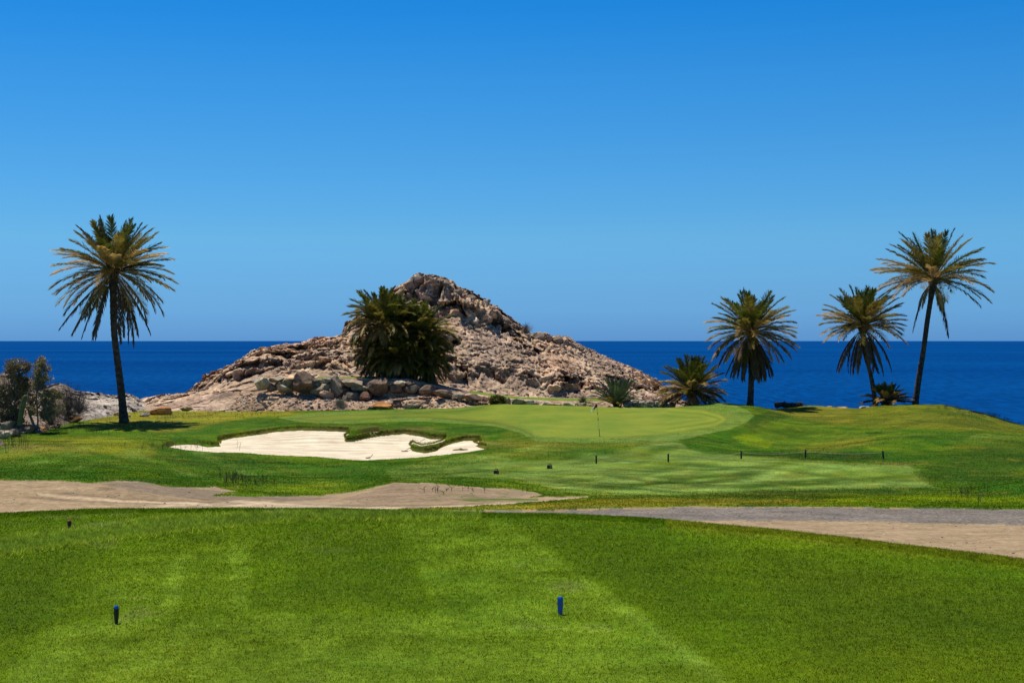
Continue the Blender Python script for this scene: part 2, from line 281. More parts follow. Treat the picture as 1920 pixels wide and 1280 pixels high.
ZP = [  # mown and unmown patches, plus shade painted on mounds and in hollows: polygon, albedo, strength, softness (px)
 ([(165, 790), (175, 768), (560, 766), (545, 776), (475, 781), (410, 792), (365, 805), (300, 811), (240, 800)], G_DRY, .72, 5),
 ([(365, 806), (425, 790), (500, 780), (560, 783), (700, 787), (800, 786), (860, 790), (930, 798), (980, 815), (1000, 828), (930, 830), (900, 815), (800, 800), (560, 797), (440, 812), (400, 826), (330, 826), (300, 818)], G_EMER, .6, 6),
 ([(-100, 858), (0, 850), (75, 836), (150, 827), (240, 822), (300, 838), (280, 862), (200, 850), (100, 846), (0, 862)], G_DRY, .45, 8),
 ([(280, 830), (330, 842), (450, 856), (590, 866), (640, 872), (560, 882), (430, 882), (320, 868)], G_DARK, .55, 10),
 ([(480, 868), (640, 866), (760, 862), (740, 884), (700, 900), (560, 900), (420, 896)], G_EMER, .55, 8), ([(-100, 878), (120, 874), (380, 892), (420, 908), (240, 900), (-100, 900)], G_EMER, .65, 7),
 ([(725, 880), (790, 866), (900, 852), (960, 858), (930, 890), (800, 900), (730, 896)], G_FAIR, .5, 6),
 ([(1240, 816), (1327, 811), (1290, 817), (1276, 827), (1290, 840), (1320, 849), (1390, 853), (1510, 862), (1660, 871), (1715, 875), (1708, 890), (1730, 905), (1762, 914), (1610, 916), (1460, 920), (1260, 925), (1110, 928), (1060, 922), (1000, 905), (960, 895), (1040, 870), (1130, 862), (1200, 845), (1225, 828)], G_FAIR, .62, 2.0),
 ([(1327, 811), (1290, 817), (1276, 827), (1290, 840), (1320, 849), (1390, 851), (1560, 850), (1640, 843), (1700, 832), (1640, 812), (1540, 790), (1480, 777), (1420, 780), (1400, 793), (1370, 805)], np.array((.075, .14, .005)), .9, 2.5),
 ([(1327, 812), (1290, 817), (1276, 827), (1290, 840), (1320, 849), (1400, 852), (1490, 850), (1440, 836), (1390, 815), (1400, 800), (1370, 806)], G_EMER, .8, 6),  # shaded left face of the mound, painted in
 ([(1395, 800), (1405, 785), (1440, 771), (1500, 774), (1550, 778), (1480, 783), (1440, 792), (1410, 806)], G_DARK, .75, 4), ([(1375, 818), (1410, 814), (1450, 830), (1440, 841), (1400, 836)], G_LIME, .8, 5), ([(1500, 838), (1580, 822), (1640, 818), (1640, 830), (1580, 842), (1500, 848)], G_DRY, .4, 7),
 ([(1390, 849), (1560, 848), (1640, 843), (1665, 852), (1665, 862), (1510, 861), (1390, 853)], G_DARK, 1., 2.5),  # band of shade painted in below the mound
 ([(1570, 847), (1660, 830), (1710, 817), (1780, 811), (1830, 812), (1800, 830), (1760, 850), (1725, 868), (1660, 862), (1640, 850)], G_EMER, .75, 3.5), ([(1780, 860), (1850, 830), (2000, 820), (2000, 905), (1850, 905), (1740, 905), (1718, 880)], G_DARK, .5, 8),  # first polygon: shade painted on the right ridge face
 ([(1450, 772), (1520, 762), (1700, 750), (1760, 750), (1850, 765), (1960, 790), (1960, 815), (1860, 806), (1760, 801), (1660, 800), (1560, 798), (1500, 786)], G_OLIVE, .85, 4), ([(1440, 768), (1480, 760), (1560, 760), (1590, 770), (1600, 792), (1540, 790), (1490, 778)], G_DRY, .5, 5),
 ([(1560, 800), (1700, 803), (1850, 807), (1850, 811), (1700, 812), (1600, 808)], G_EMER, .6, 3), ([(1620, 809), (1655, 808), (1658, 812), (1625, 813)], G_DARK, .9, 2), ([(1840, 905), (1900, 902), (2000, 900), (2000, 925), (1880, 930), (1830, 920)], G_EMER, .8, 3),
 ([(1100, 931), (1500, 921), (1800, 918), (1920, 925), (1700, 932), (1400, 940), (1100, 940)], G_DARK, .45, 5), ([(1540, 935), (1700, 929), (1830, 932), (1830, 943), (1600, 944)], G_LIME, .7, 4), ([(1000, 944), (1200, 934), (1500, 938), (1500, 945), (1200, 947), (1000, 952)], G_DRY, .65, 4),
 ([(960, 800), (1010, 826), (1090, 830), (1260, 824), (1220, 838), (1100, 842), (980, 838), (930, 826)], G_OLIVE, .5, 5)]
STR = [  # mower passes across the fairway: (u0, v0, u1, v1, half width, strength)  + lighter / - darker
 (1060, 905, 1300, 870, 3.2, -.55), (1140, 912, 1330, 893, 4.5, -.6), (1260, 905, 1400, 888, 4, -.75), (1400, 912, 1560, 893, 4, -.6), (1500, 908, 1690, 892, 3.5, -.6), (1150, 885, 1250, 868, 3, -.5), (1330, 880, 1480, 866, 3.5, -.5), (1560, 905, 1660, 885, 2.5, -.4), (1100, 893, 1420, 880, 2, .35), (1310, 900, 1560, 872, 2.5, .4), (1290, 918, 1700, 903, 2.5, .35), (1000, 902, 1260, 926, 2, .4), (1190, 870, 1300, 815, 2, -.6), (1080, 868, 1250, 838, 3, -.4), (1160, 866, 1235, 842, 3, -.45), (950, 890, 1200, 862, 3, .3), (1380, 885, 1640, 876, 2, .3), (1530, 895, 1720, 880, 2, .35), (780, 900, 960, 868, 2.5, .35), (740, 905, 900, 880, 3, -.35), (1000, 880, 1110, 850, 2, .3), (900, 860, 1010, 835, 2, .3), (1420, 912, 1500, 880, 2, -.3), (1250, 893, 1330, 875, 3, -.4), (1600, 890, 1700, 900, 3, -.35), (60, 870, 170, 836, 2, .3), (130, 880, 260, 842, 2, .3), (250, 850, 360, 890, 2, .3), (300, 845, 430, 880, 2.5, -.3), (200, 870, 330, 902, 2.5, -.3), (380, 850, 470, 890, 2, .3)]
TEESTR = [  # mowing and worn areas of the teeing ground (polygons, softness, strength: + lighter, - darker)
 ([(745, 978), (925, 978), (1105, 1105), (1180, 1152), (820, 1148), (780, 1060)], 7, .20), ([(925, 976), (952, 976), (1140, 1105), (1300, 1215), (1380, 1290), (1345, 1290), (1260, 1215), (1108, 1105)], 5, .24),
 ([(560, 1000), (735, 995), (800, 1142), (560, 1142)], 14, -.10), ([(432, 1015), (466, 1015), (468, 1140), (430, 1140)], 6, .30), ([(330, 1040), (352, 1040), (330, 1140), (300, 1140)], 6, .18), ([(170, 1060), (430, 1020), (430, 1140), (130, 1150)], 12, .12),
 ([(80, 1165), (560, 1145), (1180, 1152), (1290, 1215), (1400, 1290), (1400, 1420), (0, 1420), (0, 1290)], 10, .22), ([(960, 985), (1350, 1010), (1300, 1150), (1150, 1100)], 16, -.10), ([(1400, 1010), (2000, 1090), (2000, 1500), (1560, 1500), (1500, 1250)], 50, -.16), ([(-100, 1060), (150, 1030), (80, 1200), (-100, 1240)], 22, -.14), ([(1280, 1000), (1420, 995), (2100, 1095), (2100, 1120), (1500, 1030)], 12, .2)]
STRIP = [(-120, 1040), (0, 1015), (130, 998), (300, 975), (560, 962), (900, 966), (900, 971), (560, 974), (330, 996), (150, 1018), (0, 1040), (-120, 1068)]
def capsule(u, v, a, w):
    u0, v0, u1, v1 = a; du, dv = u1-u0, (v1-v0); t = np.clip(((u-u0)*du*.12**2+(v-v0)*dv)/(du*du*.12**2+dv*dv), 0, 1)
    return np.exp(-(((u-u0-t*du)*.12)**2+(v-v0-t*dv-3*np.sin(t*3.1))**2)/w**2)
def wob(u, d, s=.35, a=1.):
    x = (u-960)*d/F; return fbm(np.stack([x*s, d*s, 0*x+7.7], -1).reshape(-1, 3), 4).reshape(x.shape)*a
def turf_tint(u, v, d):
    c = np.broadcast_to(G_ROUGH, u.shape+(3,)).copy()
    def mixin(m, col):
        nonlocal c
        c = c*(1-m[..., None])+np.asarray(col)*m[..., None]
    far = d > 35
    uf, vf = u+0, v+0
    w1 = wob(u, d, .22, 1.); w2 = wob(u, d, .8, 1.)
    idx = np.where(far.ravel())[0]; U = u.ravel()[idx]; Vv = v.ravel()[idx]; cf = c.reshape(-1, 3)[idx]; a1 = w1.ravel()[idx]; a2 = w2.ravel()[idx]
    def mx_(m, col):
        nonlocal cf
        cf = cf*(1-m[:, None])+np.asarray(col)*m[:, None]
    mx_(sstep(-14, 14, sdist(FAIR, U, Vv, 2.5)+a1*26)*sstep(840, 1100, U), G_FAIR*.85)
    for bu, bv, ru, rv, col, st in BLOBS:
        q = ((U-bu)/ru)**2+((Vv-bv)/rv)**2; mx_(np.clip(.9*st*np.exp(-q*.9)*(1+1.5*a1+.8*a2), 0, 1), col)
    for pl, col, st, sf in ZP: mx_(st*sstep(-sf, sf, sdist(pl, U, Vv, 1.6)+a2*sf*1.2)*np.clip(1+.5*a1, 0, 1.2).clip(0, 1/st), col)
    for s in STR:
        m = capsule(U, Vv, s[:4], s[4])*abs(s[5])*(1+.8*a2); mx_(np.clip(m*1.5, 0, 1), G_FAIR*1.35 if s[5] > 0 else G_ROUGH*.75)
    X_ = (U-960)*d.ravel()[idx]/F; Y_ = d.ravel()[idx]   # mower lines: long streaks across the turf
    st_ = np.zeros(len(idx)); 
    for cx_, cy_, k_ in ((.47, .88, 0), (-.62, .78, 5), (.93, .36, 9)): st_ += fbm(np.stack([(X_*cx_+Y_*cy_)*.05, (X_*cy_-Y_*cx_)*.75, 0*X_+k_], -1), 3)*np.clip(.7+2*fbm(np.stack([X_*.06, Y_*.06, 0*X_+k_+2], -1), 2), 0, 1.5)
    fw = sstep(-14, 10, sdist(FAIR, U, Vv, 2.5))
    cf = cf*(1+np.clip(st_, -.5, .6)*(.40+.35*fw))[:, None]+np.clip(st_, 0, .6)[:, None]*np.array((.025, .02, .022))*(.3+fw)[:, None]
    mx_(.85*sstep(-2, 1.5, sdist(COLLAR, U, Vv, 2.5)), G_FAIR*1.0)
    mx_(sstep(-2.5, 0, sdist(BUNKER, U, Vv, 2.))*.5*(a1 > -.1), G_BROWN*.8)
    mx_(np.clip(a2*1.2-.14, 0, .3), G_DRY); mx_(np.clip(-a1*1.2-.1, 0, .35), G_DARK); mx_(np.clip(a1*1.2-.14, 0, .3), G_LIME)
    cc = c.reshape(-1, 3); cc[idx] = cf
    # near part: teeing ground
    idx = np.where(~far.ravel())[0]; U = u.ravel()[idx]; Vv = v.ravel()[idx]; Dd = d.ravel()[idx]
    cf = np.broadcast_to(G_TEE, (len(idx), 3)).copy(); a1 = w1.ravel()[idx]; a2 = w2.ravel()[idx]
    gain = np.ones(len(idx))
    a3 = wob(u, d, 2.2, 1.)[(~far)]
    for poly, soft, st in TEESTR: gain *= 1+1.15*st*sstep(-soft*1.8, soft*1.8, sdist(poly, U, Vv)+a1*soft*1.2+a2*soft*.8)*np.clip(1+1.1*a2+1.1*a3, .1, 2)
    cf *= gain[:, None]; cf = cf*(1+.16*a1[:, None]+.2*a2[:, None]+.22*a3[:, None]); q_ = (sstep(1150, 1300, Vv)*.35)[:, None]; cf = cf*(1-q_)+np.array((.125, .18, .003))*q_
    cf += np.clip(gain-1, 0, 1)[:, None]*np.array((.040, .025, .030))
    m = (np.clip(a2*1.6-.5, 0, .3)*(U < 1150))[:, None]; cf = cf*(1-m)+np.array((.17, .17, .06))*m
    m = (.6*sstep(-3, 3, sdist(STRIP, U, Vv)))[:, None]; cf = cf*(1-m)+G_ROUGH*.8*m
    ve = row(EDGE, U); m = (.35*np.exp(-((Vv-ve-3)/5)**2))[:, None]*(U < 1250)[:, None]; cf = cf*(1-m)+G_DARK*1.1*m
    m = (.55*np.exp(-((Vv-ve-3)/14)**2))[:, None]*(U >= 1250)[:, None]; cf = cf*(1-m)+(G_DRY*.7+G_ROUGH*.3)*m
    cc[idx] = cf
    return cc.reshape(c.shape)
us = np.concatenate([np.arange(-880, -60, 14), np.arange(-60, 1980, 2.0), np.arange(1980, 2790, 14)]).astype(float)
ds = np.concatenate([3*F/np.arange(1480, 300, -2.2), np.arange(26.8, 43, .30), np.arange(43, 62, .13), np.arange(62, 128.2, .20), np.array([128.5, 129, 129.5, 130.5, 132, 134, 136, 138, 141, 146, 152])])
ds = np.unique(np.round(ds[ds > 5.3], 4))
Dc, Zc = ctrl(us)
ZG = np.empty((len(ds), len(us)))
for j in range(len(us)): ZG[:, j] = pchip(Dc[:, j], Zc[:, j], ds)
UU, DD = np.meshgrid(us, ds); ZG += relief(UU, DD)
VV = HV+(CAMZ-ZG)*F/DD
MID = (DD > 62) & (DD < 129.5)
sdb = np.full(UU.shape, -99.); m_ = MID; sdb[m_] = sdist(BUNKER, UU[m_], VV[m_]); s2 = sdist(ISLE, UU[m_], VV[m_]); s3 = sdist(SANDBIT, UU[m_], VV[m_])
sdb[m_] = np.maximum(np.minimum(sdb[m_], -s2), s3)
sdb += np.where(m_, wob(UU, DD, 1.6, .8)+.7, 0)
sdg = np.full(UU.shape, -99.); sdg[m_] = sdist(GREEN, UU[m_], VV[m_])
near = (DD > 28.5) & (DD < 60)
def nearsd(poly):
    s = np.full(UU.shape, -99.); s[near] = sdist(poly, UU[near], VV[near], 2.); return s
ND = wob(UU, DD, 1.3, 3.); sdl = nearsd(DIRTL)+ND; sdr = nearsd(DIRTR)+ND*1.1; sgr = nearsd(GRAVEL)+wob(UU, DD, 1.2, 3.5)
TINT = turf_tint(UU, VV, DD)
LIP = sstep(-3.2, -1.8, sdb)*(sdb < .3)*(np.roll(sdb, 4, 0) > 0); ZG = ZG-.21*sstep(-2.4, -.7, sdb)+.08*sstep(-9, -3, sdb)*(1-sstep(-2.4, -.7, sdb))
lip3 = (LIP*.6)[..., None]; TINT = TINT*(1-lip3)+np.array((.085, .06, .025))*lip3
zone = np.zeros(UU.shape, int)
zone[sdb > 0] = 1; zone[(sdg > 0) & (sdb <= 0)] = 2
hideDirt = (DD > 29.5) & (DD < 46)
zone[(DD > 3*F/(row(EDGE, us)-HV)[None]+3.2) & (DD < 38.5)] = 3; zone[((sdl > 0) & (DD > 28.5))] = 3; zone[sdr > 0] = 3; zone[sgr > 0] = 4
# dirt and gravel are a little lower than the turf, loosely rutted
dm = np.isin(zone, (3, 4)); ZG = ZG-.03*dm+np.where(dm, wob(UU, DD, 1.2, .05), 0)
X = (UU-960)*DD/F; GV = np.stack([X, DD, ZG], -1).reshape(-1, 3)
# dirt colours
dt = np.broadcast_to(np.array((.34, .25, .155)), UU.shape+(3,)).copy()
def dmix(m, col): global dt; dt = dt*(1-m[..., None])+np.array(col)*m[..., None]
dmix(.8*nearsd([(640, 960), (700, 950), (870, 944), (1000, 938), (1110, 928), (1110, 933), (960, 945), (800, 951), (690, 958)]).clip(-2, 2)/4+.4, (.48, .38, .26))
dmix(.85*sstep(-4, 8, nearsd([(200, 955), (330, 940), (450, 936), (600, 940), (760, 948), (640, 962), (200, 970)])), (.50, .40, .27))
dmix(.75*sstep(-3, 4, nearsd([(180, 903), (260, 901), (450, 922), (640, 932), (560, 938), (360, 934), (250, 920)])), (.19, .15, .11))
dmix(.6*sstep(-4, 4, nearsd([(640, 934), (690, 920), (740, 904), (900, 913), (1010, 924), (900, 936), (700, 944)])), (.235, .17, .115))
for c_ in [(300, 951, 470, 938, 2.0), (330, 953, 520, 939, 1.8), (420, 936, 700, 947, 2.0), (500, 940, 800, 950, 1.6), (60, 930, 330, 942, 1.5), (120, 922, 400, 940, 2.0), (560, 944, 900, 942, 1.8), (200, 915, 420, 935, 2.0)]: dmix(1.0*capsule(UU, VV, c_[:4], c_[4])*near, (.20, .145, .09))
for c_ in [(315, 953, 495, 940, 2.0), (450, 938, 740, 950, 2.0), (90, 926, 360, 941, 2.0)]: dmix(1.0*capsule(UU, VV, c_[:4], c_[4])*near, (.56, .44, .30))
lp = np.clip(wob(UU, DD, .5, 1.6)-.25, 0, .7)*(UU < 240); dmix(lp, (.52, .38, .25))
gp = np.clip(wob(UU, DD, 1.1, 1.8)-.35, 0, .8)*sstep(640, 740, UU)*(UU < 1000)*(DD > 45); dmix(gp, (.10, .15, .02))
dmix(.9*np.exp(-((VV-935)/2.6)**2)*sstep(850, 880, UU)*(UU < 1010)*(DD > 44), (.07, .13, .015))
TINT = np.where((zone == 3)[..., None], dt, TINT)
TINT = np.where((zone == 4)[..., None], np.array((.20, .175, .155))*(1+wob(UU, DD, .6, .35)[..., None]), TINT)
gm = (.18*np.sin((sdg-4)*.75)*np.exp(-np.abs(sdg-9)/12)*(UU > 1250)); grn = G_GREEN*(1+gm[..., None]+.10*wob(UU, DD, .12, 1.)[..., None])
grn = grn*(1-.25*sstep(12, 0, sdg)[..., None]*((UU < 1000)[..., None]))
grn = np.where((sdg < 2.5)[..., None], grn*.85, grn)
TINT = np.where((zone == 2)[..., None], grn, TINT)
TINT = np.clip(TINT, .003, .9).reshape(-1, 3)
nr, nc = UU.shape; I = (np.arange(nr-1)[:, None]*nc+np.arange(nc-1)[None]).ravel()
QF = np.stack([I, I+1, I+nc+1, I+nc], -1)
QZ = zone.ravel()[QF].max(1); QZ = np.where((zone.ravel()[QF] == 0).sum(1) >= 2, 0, QZ)
M_turf = mat_turf('rough_turf', 9., .38, .05); M_green = mat_turf('green_turf', 5., .16, .006); 
def ground_mat_dirt(name, fine, bd, con):
    m, t, b = nodes(name); n1 = noise(t, fine, 5, .7); n2 = noise(t, 1.3, 5, .6, (.5, 1.6, 1)); n3 = noise(t, .5, 3)
    c = mixc(t, attr(t), ramp(t, n1.outputs[0], [(.3, g(1-con)), (.7, g(1+con))])); c = mixc(t, c, ramp(t, n2.outputs[0], [(.35, (.82, .80, .78)), (.65, (1.14, 1.14, 1.14))]))
    t.links.new(c, b.inputs['Base Color']); b.inputs['Roughness'].default_value = .95; b.inputs['Specular IOR Level'].default_value = .1
    p = bump(t, b, n1.outputs[0], bd, .9); bump(t, b, n2.outputs[0], bd*4, .5, p); return m
M_dirt = ground_mat_dirt('dirt', 5, .06, .28); M_gravel = ground_mat_dirt('gravel', 11, .05, .6)
def sand_mat():
    m, t, b = nodes('bunker_sand'); wv = t.nodes.new('ShaderNodeTexWave'); wv.wave_type = 'RINGS'; wv.inputs['Scale'].default_value = .55; wv.inputs['Distortion'].default_value = 5; wv.inputs['Detail'].default_value = 2; wv.inputs['Detail Scale'].default_value = .5
    tcn = t.nodes.new('ShaderNodeTexCoord'); mp = t.nodes.new('ShaderNodeMapping'); mp.inputs['Location'].default_value = (14, -92, 0); mp.inputs['Scale'].default_value = (.35, 1, 1)
    t.links.new(tcn.outputs['Object'], mp.inputs[0]); t.links.new(mp.outputs[0], wv.inputs[0]); n = noise(t, 5, 5, .7); n2 = noise(t, .7, 4)
    c = mixc(t, (.80, .70, .53), ramp(t, wv.outputs['Fac'], [(0, g(.76)), (1, g(1.04))])); c = mixc(t, c, ramp(t, n.outputs[0], [(.3, g(.92)), (.7, g(1.06))])); c = mixc(t, c, ramp(t, n2.outputs[0], [(.35, (.84, .80, .76)), (.65, g(1.06))]))
    t.links.new(c, b.inputs['Base Color']); b.inputs['Roughness'].default_value = .95
    p = bump(t, b, wv.outputs['Fac'], .03, .7); bump(t, b, n.outputs[0], .04, .7, p); return m
M_sand = sand_mat()
def zone_obj(name, k, mat, V, QF, QZ, T):
    q = QF[QZ == k]; ids, inv = np.unique(q, return_inverse=True)
    o = mk_mesh(name, V[ids], inv.reshape(q.shape), mat, True, T[ids]); o['kind'] = 'structure'; return o
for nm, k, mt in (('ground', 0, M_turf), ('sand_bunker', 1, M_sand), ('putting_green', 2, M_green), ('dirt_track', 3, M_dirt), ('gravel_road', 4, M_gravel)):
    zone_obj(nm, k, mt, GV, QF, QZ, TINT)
def gz(u, d):
    """height of the ground at picture column u, distance d"""
    j = np.clip(np.interp(u, us, np.arange(len(us))), 0, len(us)-1.001); i = np.clip(np.interp(d, ds, np.arange(len(ds))), 0, len(ds)-1.001)
    i0 = i.astype(int) if hasattr(i, 'astype') else int(i); j0 = j.astype(int) if hasattr(j, 'astype') else int(j); a = i-i0; b = j-j0
    return (ZG[i0, j0]*(1-a)*(1-b)+ZG[i0+1, j0]*a*(1-b)+ZG[i0, j0+1]*(1-a)*b+ZG[i0+1, j0+1]*a*b)
def gd(u, v, lo=45, hi=129):
    """first distance at which the ground is seen at picture row v"""
    dd = np.arange(lo, hi, .1); vv = HV+(CAMZ-gz(np.full(dd.shape, float(u)), dd))*F/dd
    k = np.where(vv <= v)[0]; return float(dd[k[0]]) if len(k) else hi
def on(u, v, lo=45, hi=128.5):
    d = gd(u, v, lo, hi); return Vector(((u-960)*d/F, d, float(gz(np.array(float(u)), np.array(d))))), d

# ------------------------------------------------------------------ sea
m, t, b = nodes('sea_water')
n1 = noise(t, .30, 6, .7, (1, .16, 1)); n2 = noise(t, .002, 5, .6, (.25, 1, 1)); n3 = noise(t, .9, 3, .6)
c = ramp(t, n2.outputs[0], [(.35, (.0, .042, .195)), (.65, (.001, .064, .25))]); c = mixc(t, c, ramp(t, n1.outputs[0], [(.3, g(.55)), (.7, g(1.5))]))
df = t.nodes.new('ShaderNodeBsdfDiffuse'); t.links.new(c, df.inputs[0]); gl = t.nodes.new('ShaderNodeBsdfGlossy'); gl.inputs['Roughness'].default_value = .25; ms = t.nodes.new('ShaderNodeMixShader'); ms.inputs[0].default_value = .010
t.links.new(df.outputs[0], ms.inputs[1]); t.links.new(gl.outputs[0], ms.inputs[2]); t.links.new(ms.outputs[0], t.nodes['Material Output'].inputs[0])
p = bump(t, b, n1.outputs[0], 1.2, 1.); p = bump(t, b, n3.outputs[0], .5, 1, p); t.links.new(p, df.inputs['Normal']); t.links.new(p, gl.inputs['Normal'])
a = np.geomspace(120, 90000, 60); th = np.linspace(-1.2, 1.2, 41)
V = np.array([[r*math.sin(q), r*math.cos(q), -20] for r in a for q in th]); i = (np.arange(59)[:, None]*41+np.arange(40)[None]).ravel()
mk_mesh('sea', V, np.stack([i, i+41, i+42, i+1], -1)[:, ::-1], m)['kind'] = 'structure'

# ------------------------------------------------------------------ rocky hill and outcrop
def craggy(rows, u0, u1, du, nrow, name, mat, amp=1., zones=None, tintf=None, ledge=1.0, crag=None):
    us_ = np.arange(u0, u1, du).astype(float); t = np.linspace(0, len(rows)-1, nrow)
    Dr = np.array([row([(p[0], p[2]) for p in r], us_) for r in rows]); Zr = np.array([z_of(row([(p[0], p[1]) for p in r], us_), Dr[k]) for k, r in enumerate(rows)])
    k = np.clip(t.astype(int), 0, len(rows)-2); f = (t-k)[:, None]
    D = Dr[k]*(1-f)+Dr[k+1]*f; Z = np.array([pchip(np.arange(len(rows)), Zr[:, j], t) for j in range(len(us_))]).T
    U = np.broadcast_to(us_, D.shape); X = (U-960)*D/F
    Pp = np.stack([X, D, Z], -1); p = Pp.reshape(-1, 3)
    tt = np.broadcast_to(t[:, None], D.shape).ravel(); uu = U.ravel()
    w = p+np.stack([fbm(p*.35+k_, 3) for k_ in (0, 9, 21)], -1)*1.3
    f1, f2, ci, fa_ = voronoi(w*np.array([.26, .22, .42])); g1, g2, cj, fb_ = voronoi(w*np.array([.8, .7, 1.2])+5)
    big = fbm(p*np.array([.14, .14, .26]), 3); rid = fbm(w*.5+3, 4, True); fine = fbm(p*2.4, 4)
    h1, h2, ck, fc_ = voronoi(w*np.array([2.2, 2.2, 2.8])+9)
    cm = sstep(-.22, .22, fbm(p*np.array([.11, .11, .3])+31, 3)+(crag(uu, tt) if crag else 0)); lo = .30+.70*cm; sm = (.35+.65*sstep(440, 560, uu)) if crag else 1.
    outw = big*1.5-np.exp(-((f2-f1)/.07)**2)*1.1*(.4+.6*cm)+ledge*cm*((ci-.5)*1.7+fa_*1.5)+lo*((cj-.5)*.7+fb_*.7+rid*.6)+sm*(fine*(.10+.14*cm)+(ck-.5)*.14+fc_*.16)
    up = lo*(rid*.30+fb_*.30+(cj-.5)*.22+(ci-.5)*.3)+sm*(fine*.13+fc_*.13+(ck-.5)*.08)
    am = amp(uu, tt) if callable(amp) else amp
    p = p+np.stack([fine*.15*am+(cj-.5)*.2*am, -outw*am, up*am], -1)
    T = tintf(uu, tt, p) if tintf else np.ones((len(p), 3))
    T = T*(1+sm*(ck-.5)*.5)[:, None]*((.85+.3*cj)*(.86+.28*ci))[:, None]
    nr_, nc_ = D.shape; I_ = (np.arange(nr_-1)[:, None]*nc_+np.arange(nc_-1)[None]).ravel(); Q = np.stack([I_, I_+1, I_+nc_+1, I_+nc_], -1)
    if zones is None: zf = np.zeros(len(Q), int); names = [(name, mat)]
    else:
        zz, names = zones(uu, tt, p); zf = zz[Q].min(1)
    return [zone_obj(nm, kk, mt_, p, Q, zf, T) for kk, (nm, mt_) in enumerate(names)]
RIDGE = [(200, 785), (245, 772), (258, 752), (270, 746), (300, 743), (350, 740), (365, 729), (385, 714), (430, 690), (470, 665), (510, 652), (540, 647), (565, 651), (600, 640), (640, 633), (647, 612), (660, 602), (690, 585), (720, 560), (745, 540), (765, 528), (778, 519), (800, 516), (825, 521), (845, 527), (860, 540), (885, 551), (900, 561), (920, 572), (935, 580), (950, 592), (965, 603), (985, 617), (1000, 626), (1020, 625), (1035, 631), (1060, 631), (1080, 643), (1095, 650), (1130, 668), (1165, 683), (1200, 699), (1225, 712), (1242, 724), (1262, 745), (1290, 762), (1340, 775)]
def rr(pts, d): return [(a, b_, d if not callable(d) else d(a)) for a, b_ in pts]
hill_rows = [
 rr([(200, 800), (450, 786), (600, 782), (740, 780), (900, 776), (1050, 776), (1250, 778), (1340, 785)], 129.),
 rr([(200, 788), (250, 776), (300, 768), (400, 761), (450, 754), (500, 745), (600, 748), (700, 753), (800, 748), (900, 757), (1050, 764), (1250, 768), (1340, 780)], 131.7),
 rr([(200, 786), (250, 774), (300, 764), (400, 755), (450, 748), (500, 738), (600, 744), (700, 750), (800, 744), (900, 754), (1000, 762), (1250, 764), (1340, 778)], 133.2),
 rr([(200, 785), (250, 772), (300, 758), (365, 744), (430, 735), (490, 722), (510, 712), (600, 709.5), (760, 710.5), (800, 721), (850, 733), (900, 741), (950, 747), (1040, 752), (1140, 754), (1250, 759), (1340, 777)], 134.6),
 rr([(200, 785), (250, 771), (300, 755), (365, 741), (430, 727), (490, 713), (510, 707.5), (600, 706.5), (760, 708.5), (800, 714), (850, 726), (900, 735), (950, 742), (1040, 746), (1140, 748), (1250, 755), (1340, 776)], 141.),
 rr([(200, 785), (250, 770), (300, 750), (365, 738), (400, 722), (450, 700), (480, 697), (510, 690), (600, 680), (700, 680), (800, 680), (900, 695), (1000, 715), (1100, 728), (1200, 742), (1250, 750), (1340, 776)], 144.),
 rr([(200, 785), (250, 770), (300, 747), (365, 735), (400, 712), (440, 692), (480, 674), (510, 664), (560, 668), (600, 660), (700, 645), (760, 640), (800, 640), (880, 650), (950, 668), (1000, 680), (1100, 700), (1200, 728), (1250, 744), (1340, 776)], 150.),
 rr([(200, 785), (245, 771), (300, 744), (350, 741), (365, 731), (400, 708), (440, 686), (475, 665), (510, 655), (545, 651), (600, 645), (650, 630), (700, 615), (760, 600), (800, 600), (850, 605), (900, 625), (950, 640), (1000, 652), (1100, 682), (1200, 716), (1250, 740), (1340, 776)], 157.),
 rr([(200, 785), (245, 771), (300, 743.5), (350, 740.5), (365, 730), (400, 706), (430, 690), (470, 666), (510, 653), (545, 648), (600, 641), (640, 634), (655, 615), (700, 590), (740, 560), (765, 545), (800, 535), (850, 548), (900, 580), (950, 605), (1000, 633), (1060, 642), (1100, 662), (1200, 704), (1240, 727), (1290, 764), (1340, 776)], 162.),
 rr(RIDGE, 165.),
 rr([(a, b_+14) for a, b_ in RIDGE], 171.), rr([(a, max(b_+90, 780)) for a, b_ in RIDGE], 182.), rr([(a, 1010) for a, b_ in RIDGE], 200.)]
M_hill = mat_rock('hill_rock', (.26, .19, .135), (.475, .355, .255), (.69, .54, .40), .42, .18, True)
def hill_amp(u, t):
    a = .25+.75*sstep(4.2, 5.2, t); a = a*(1-.40*sstep(8., 9., t))*(1-.25*(u < 350)); a = np.where((t > 3.0) & (t < 4.1) & (u > 480) & (u < 1160), .03, a)
    a = np.where((t >= 1) & (t < 3) , .16+.25*sstep(480, 400, u), a); return a*sstep(240, 300, u)*.9+.1
def hill_tint(u, t, p):
    n = fbm(p*.12+4, 3); n2 = fbm(p*.7, 3); T = np.ones((len(p), 3)); 
    def mx(m, c_): nonlocal T; m = np.clip(m, 0, 1)[:, None]; T = T*(1-m)+np.array(c_)*m
    mx(sstep(460, 380, u), (1.12, 1.13, 1.16)); mx(n*2, (1.2, 1.05, .95)); mx(-n*2, (.82, .80, .86)); mx((n2-.25)*2, (.9, .72, .66))
    mx(((t < 3)*(u > 440)*(.75)), (1.0, .92, .86)); mx(sstep(8, 9, t)*.4*(u > 640), (.85, .75, .70)); mx(.7*(n2 > .22)*(t < 3)*(t > 1)*(u > 600), (.95, .55, .45))
    return T
M_terr = M_turf
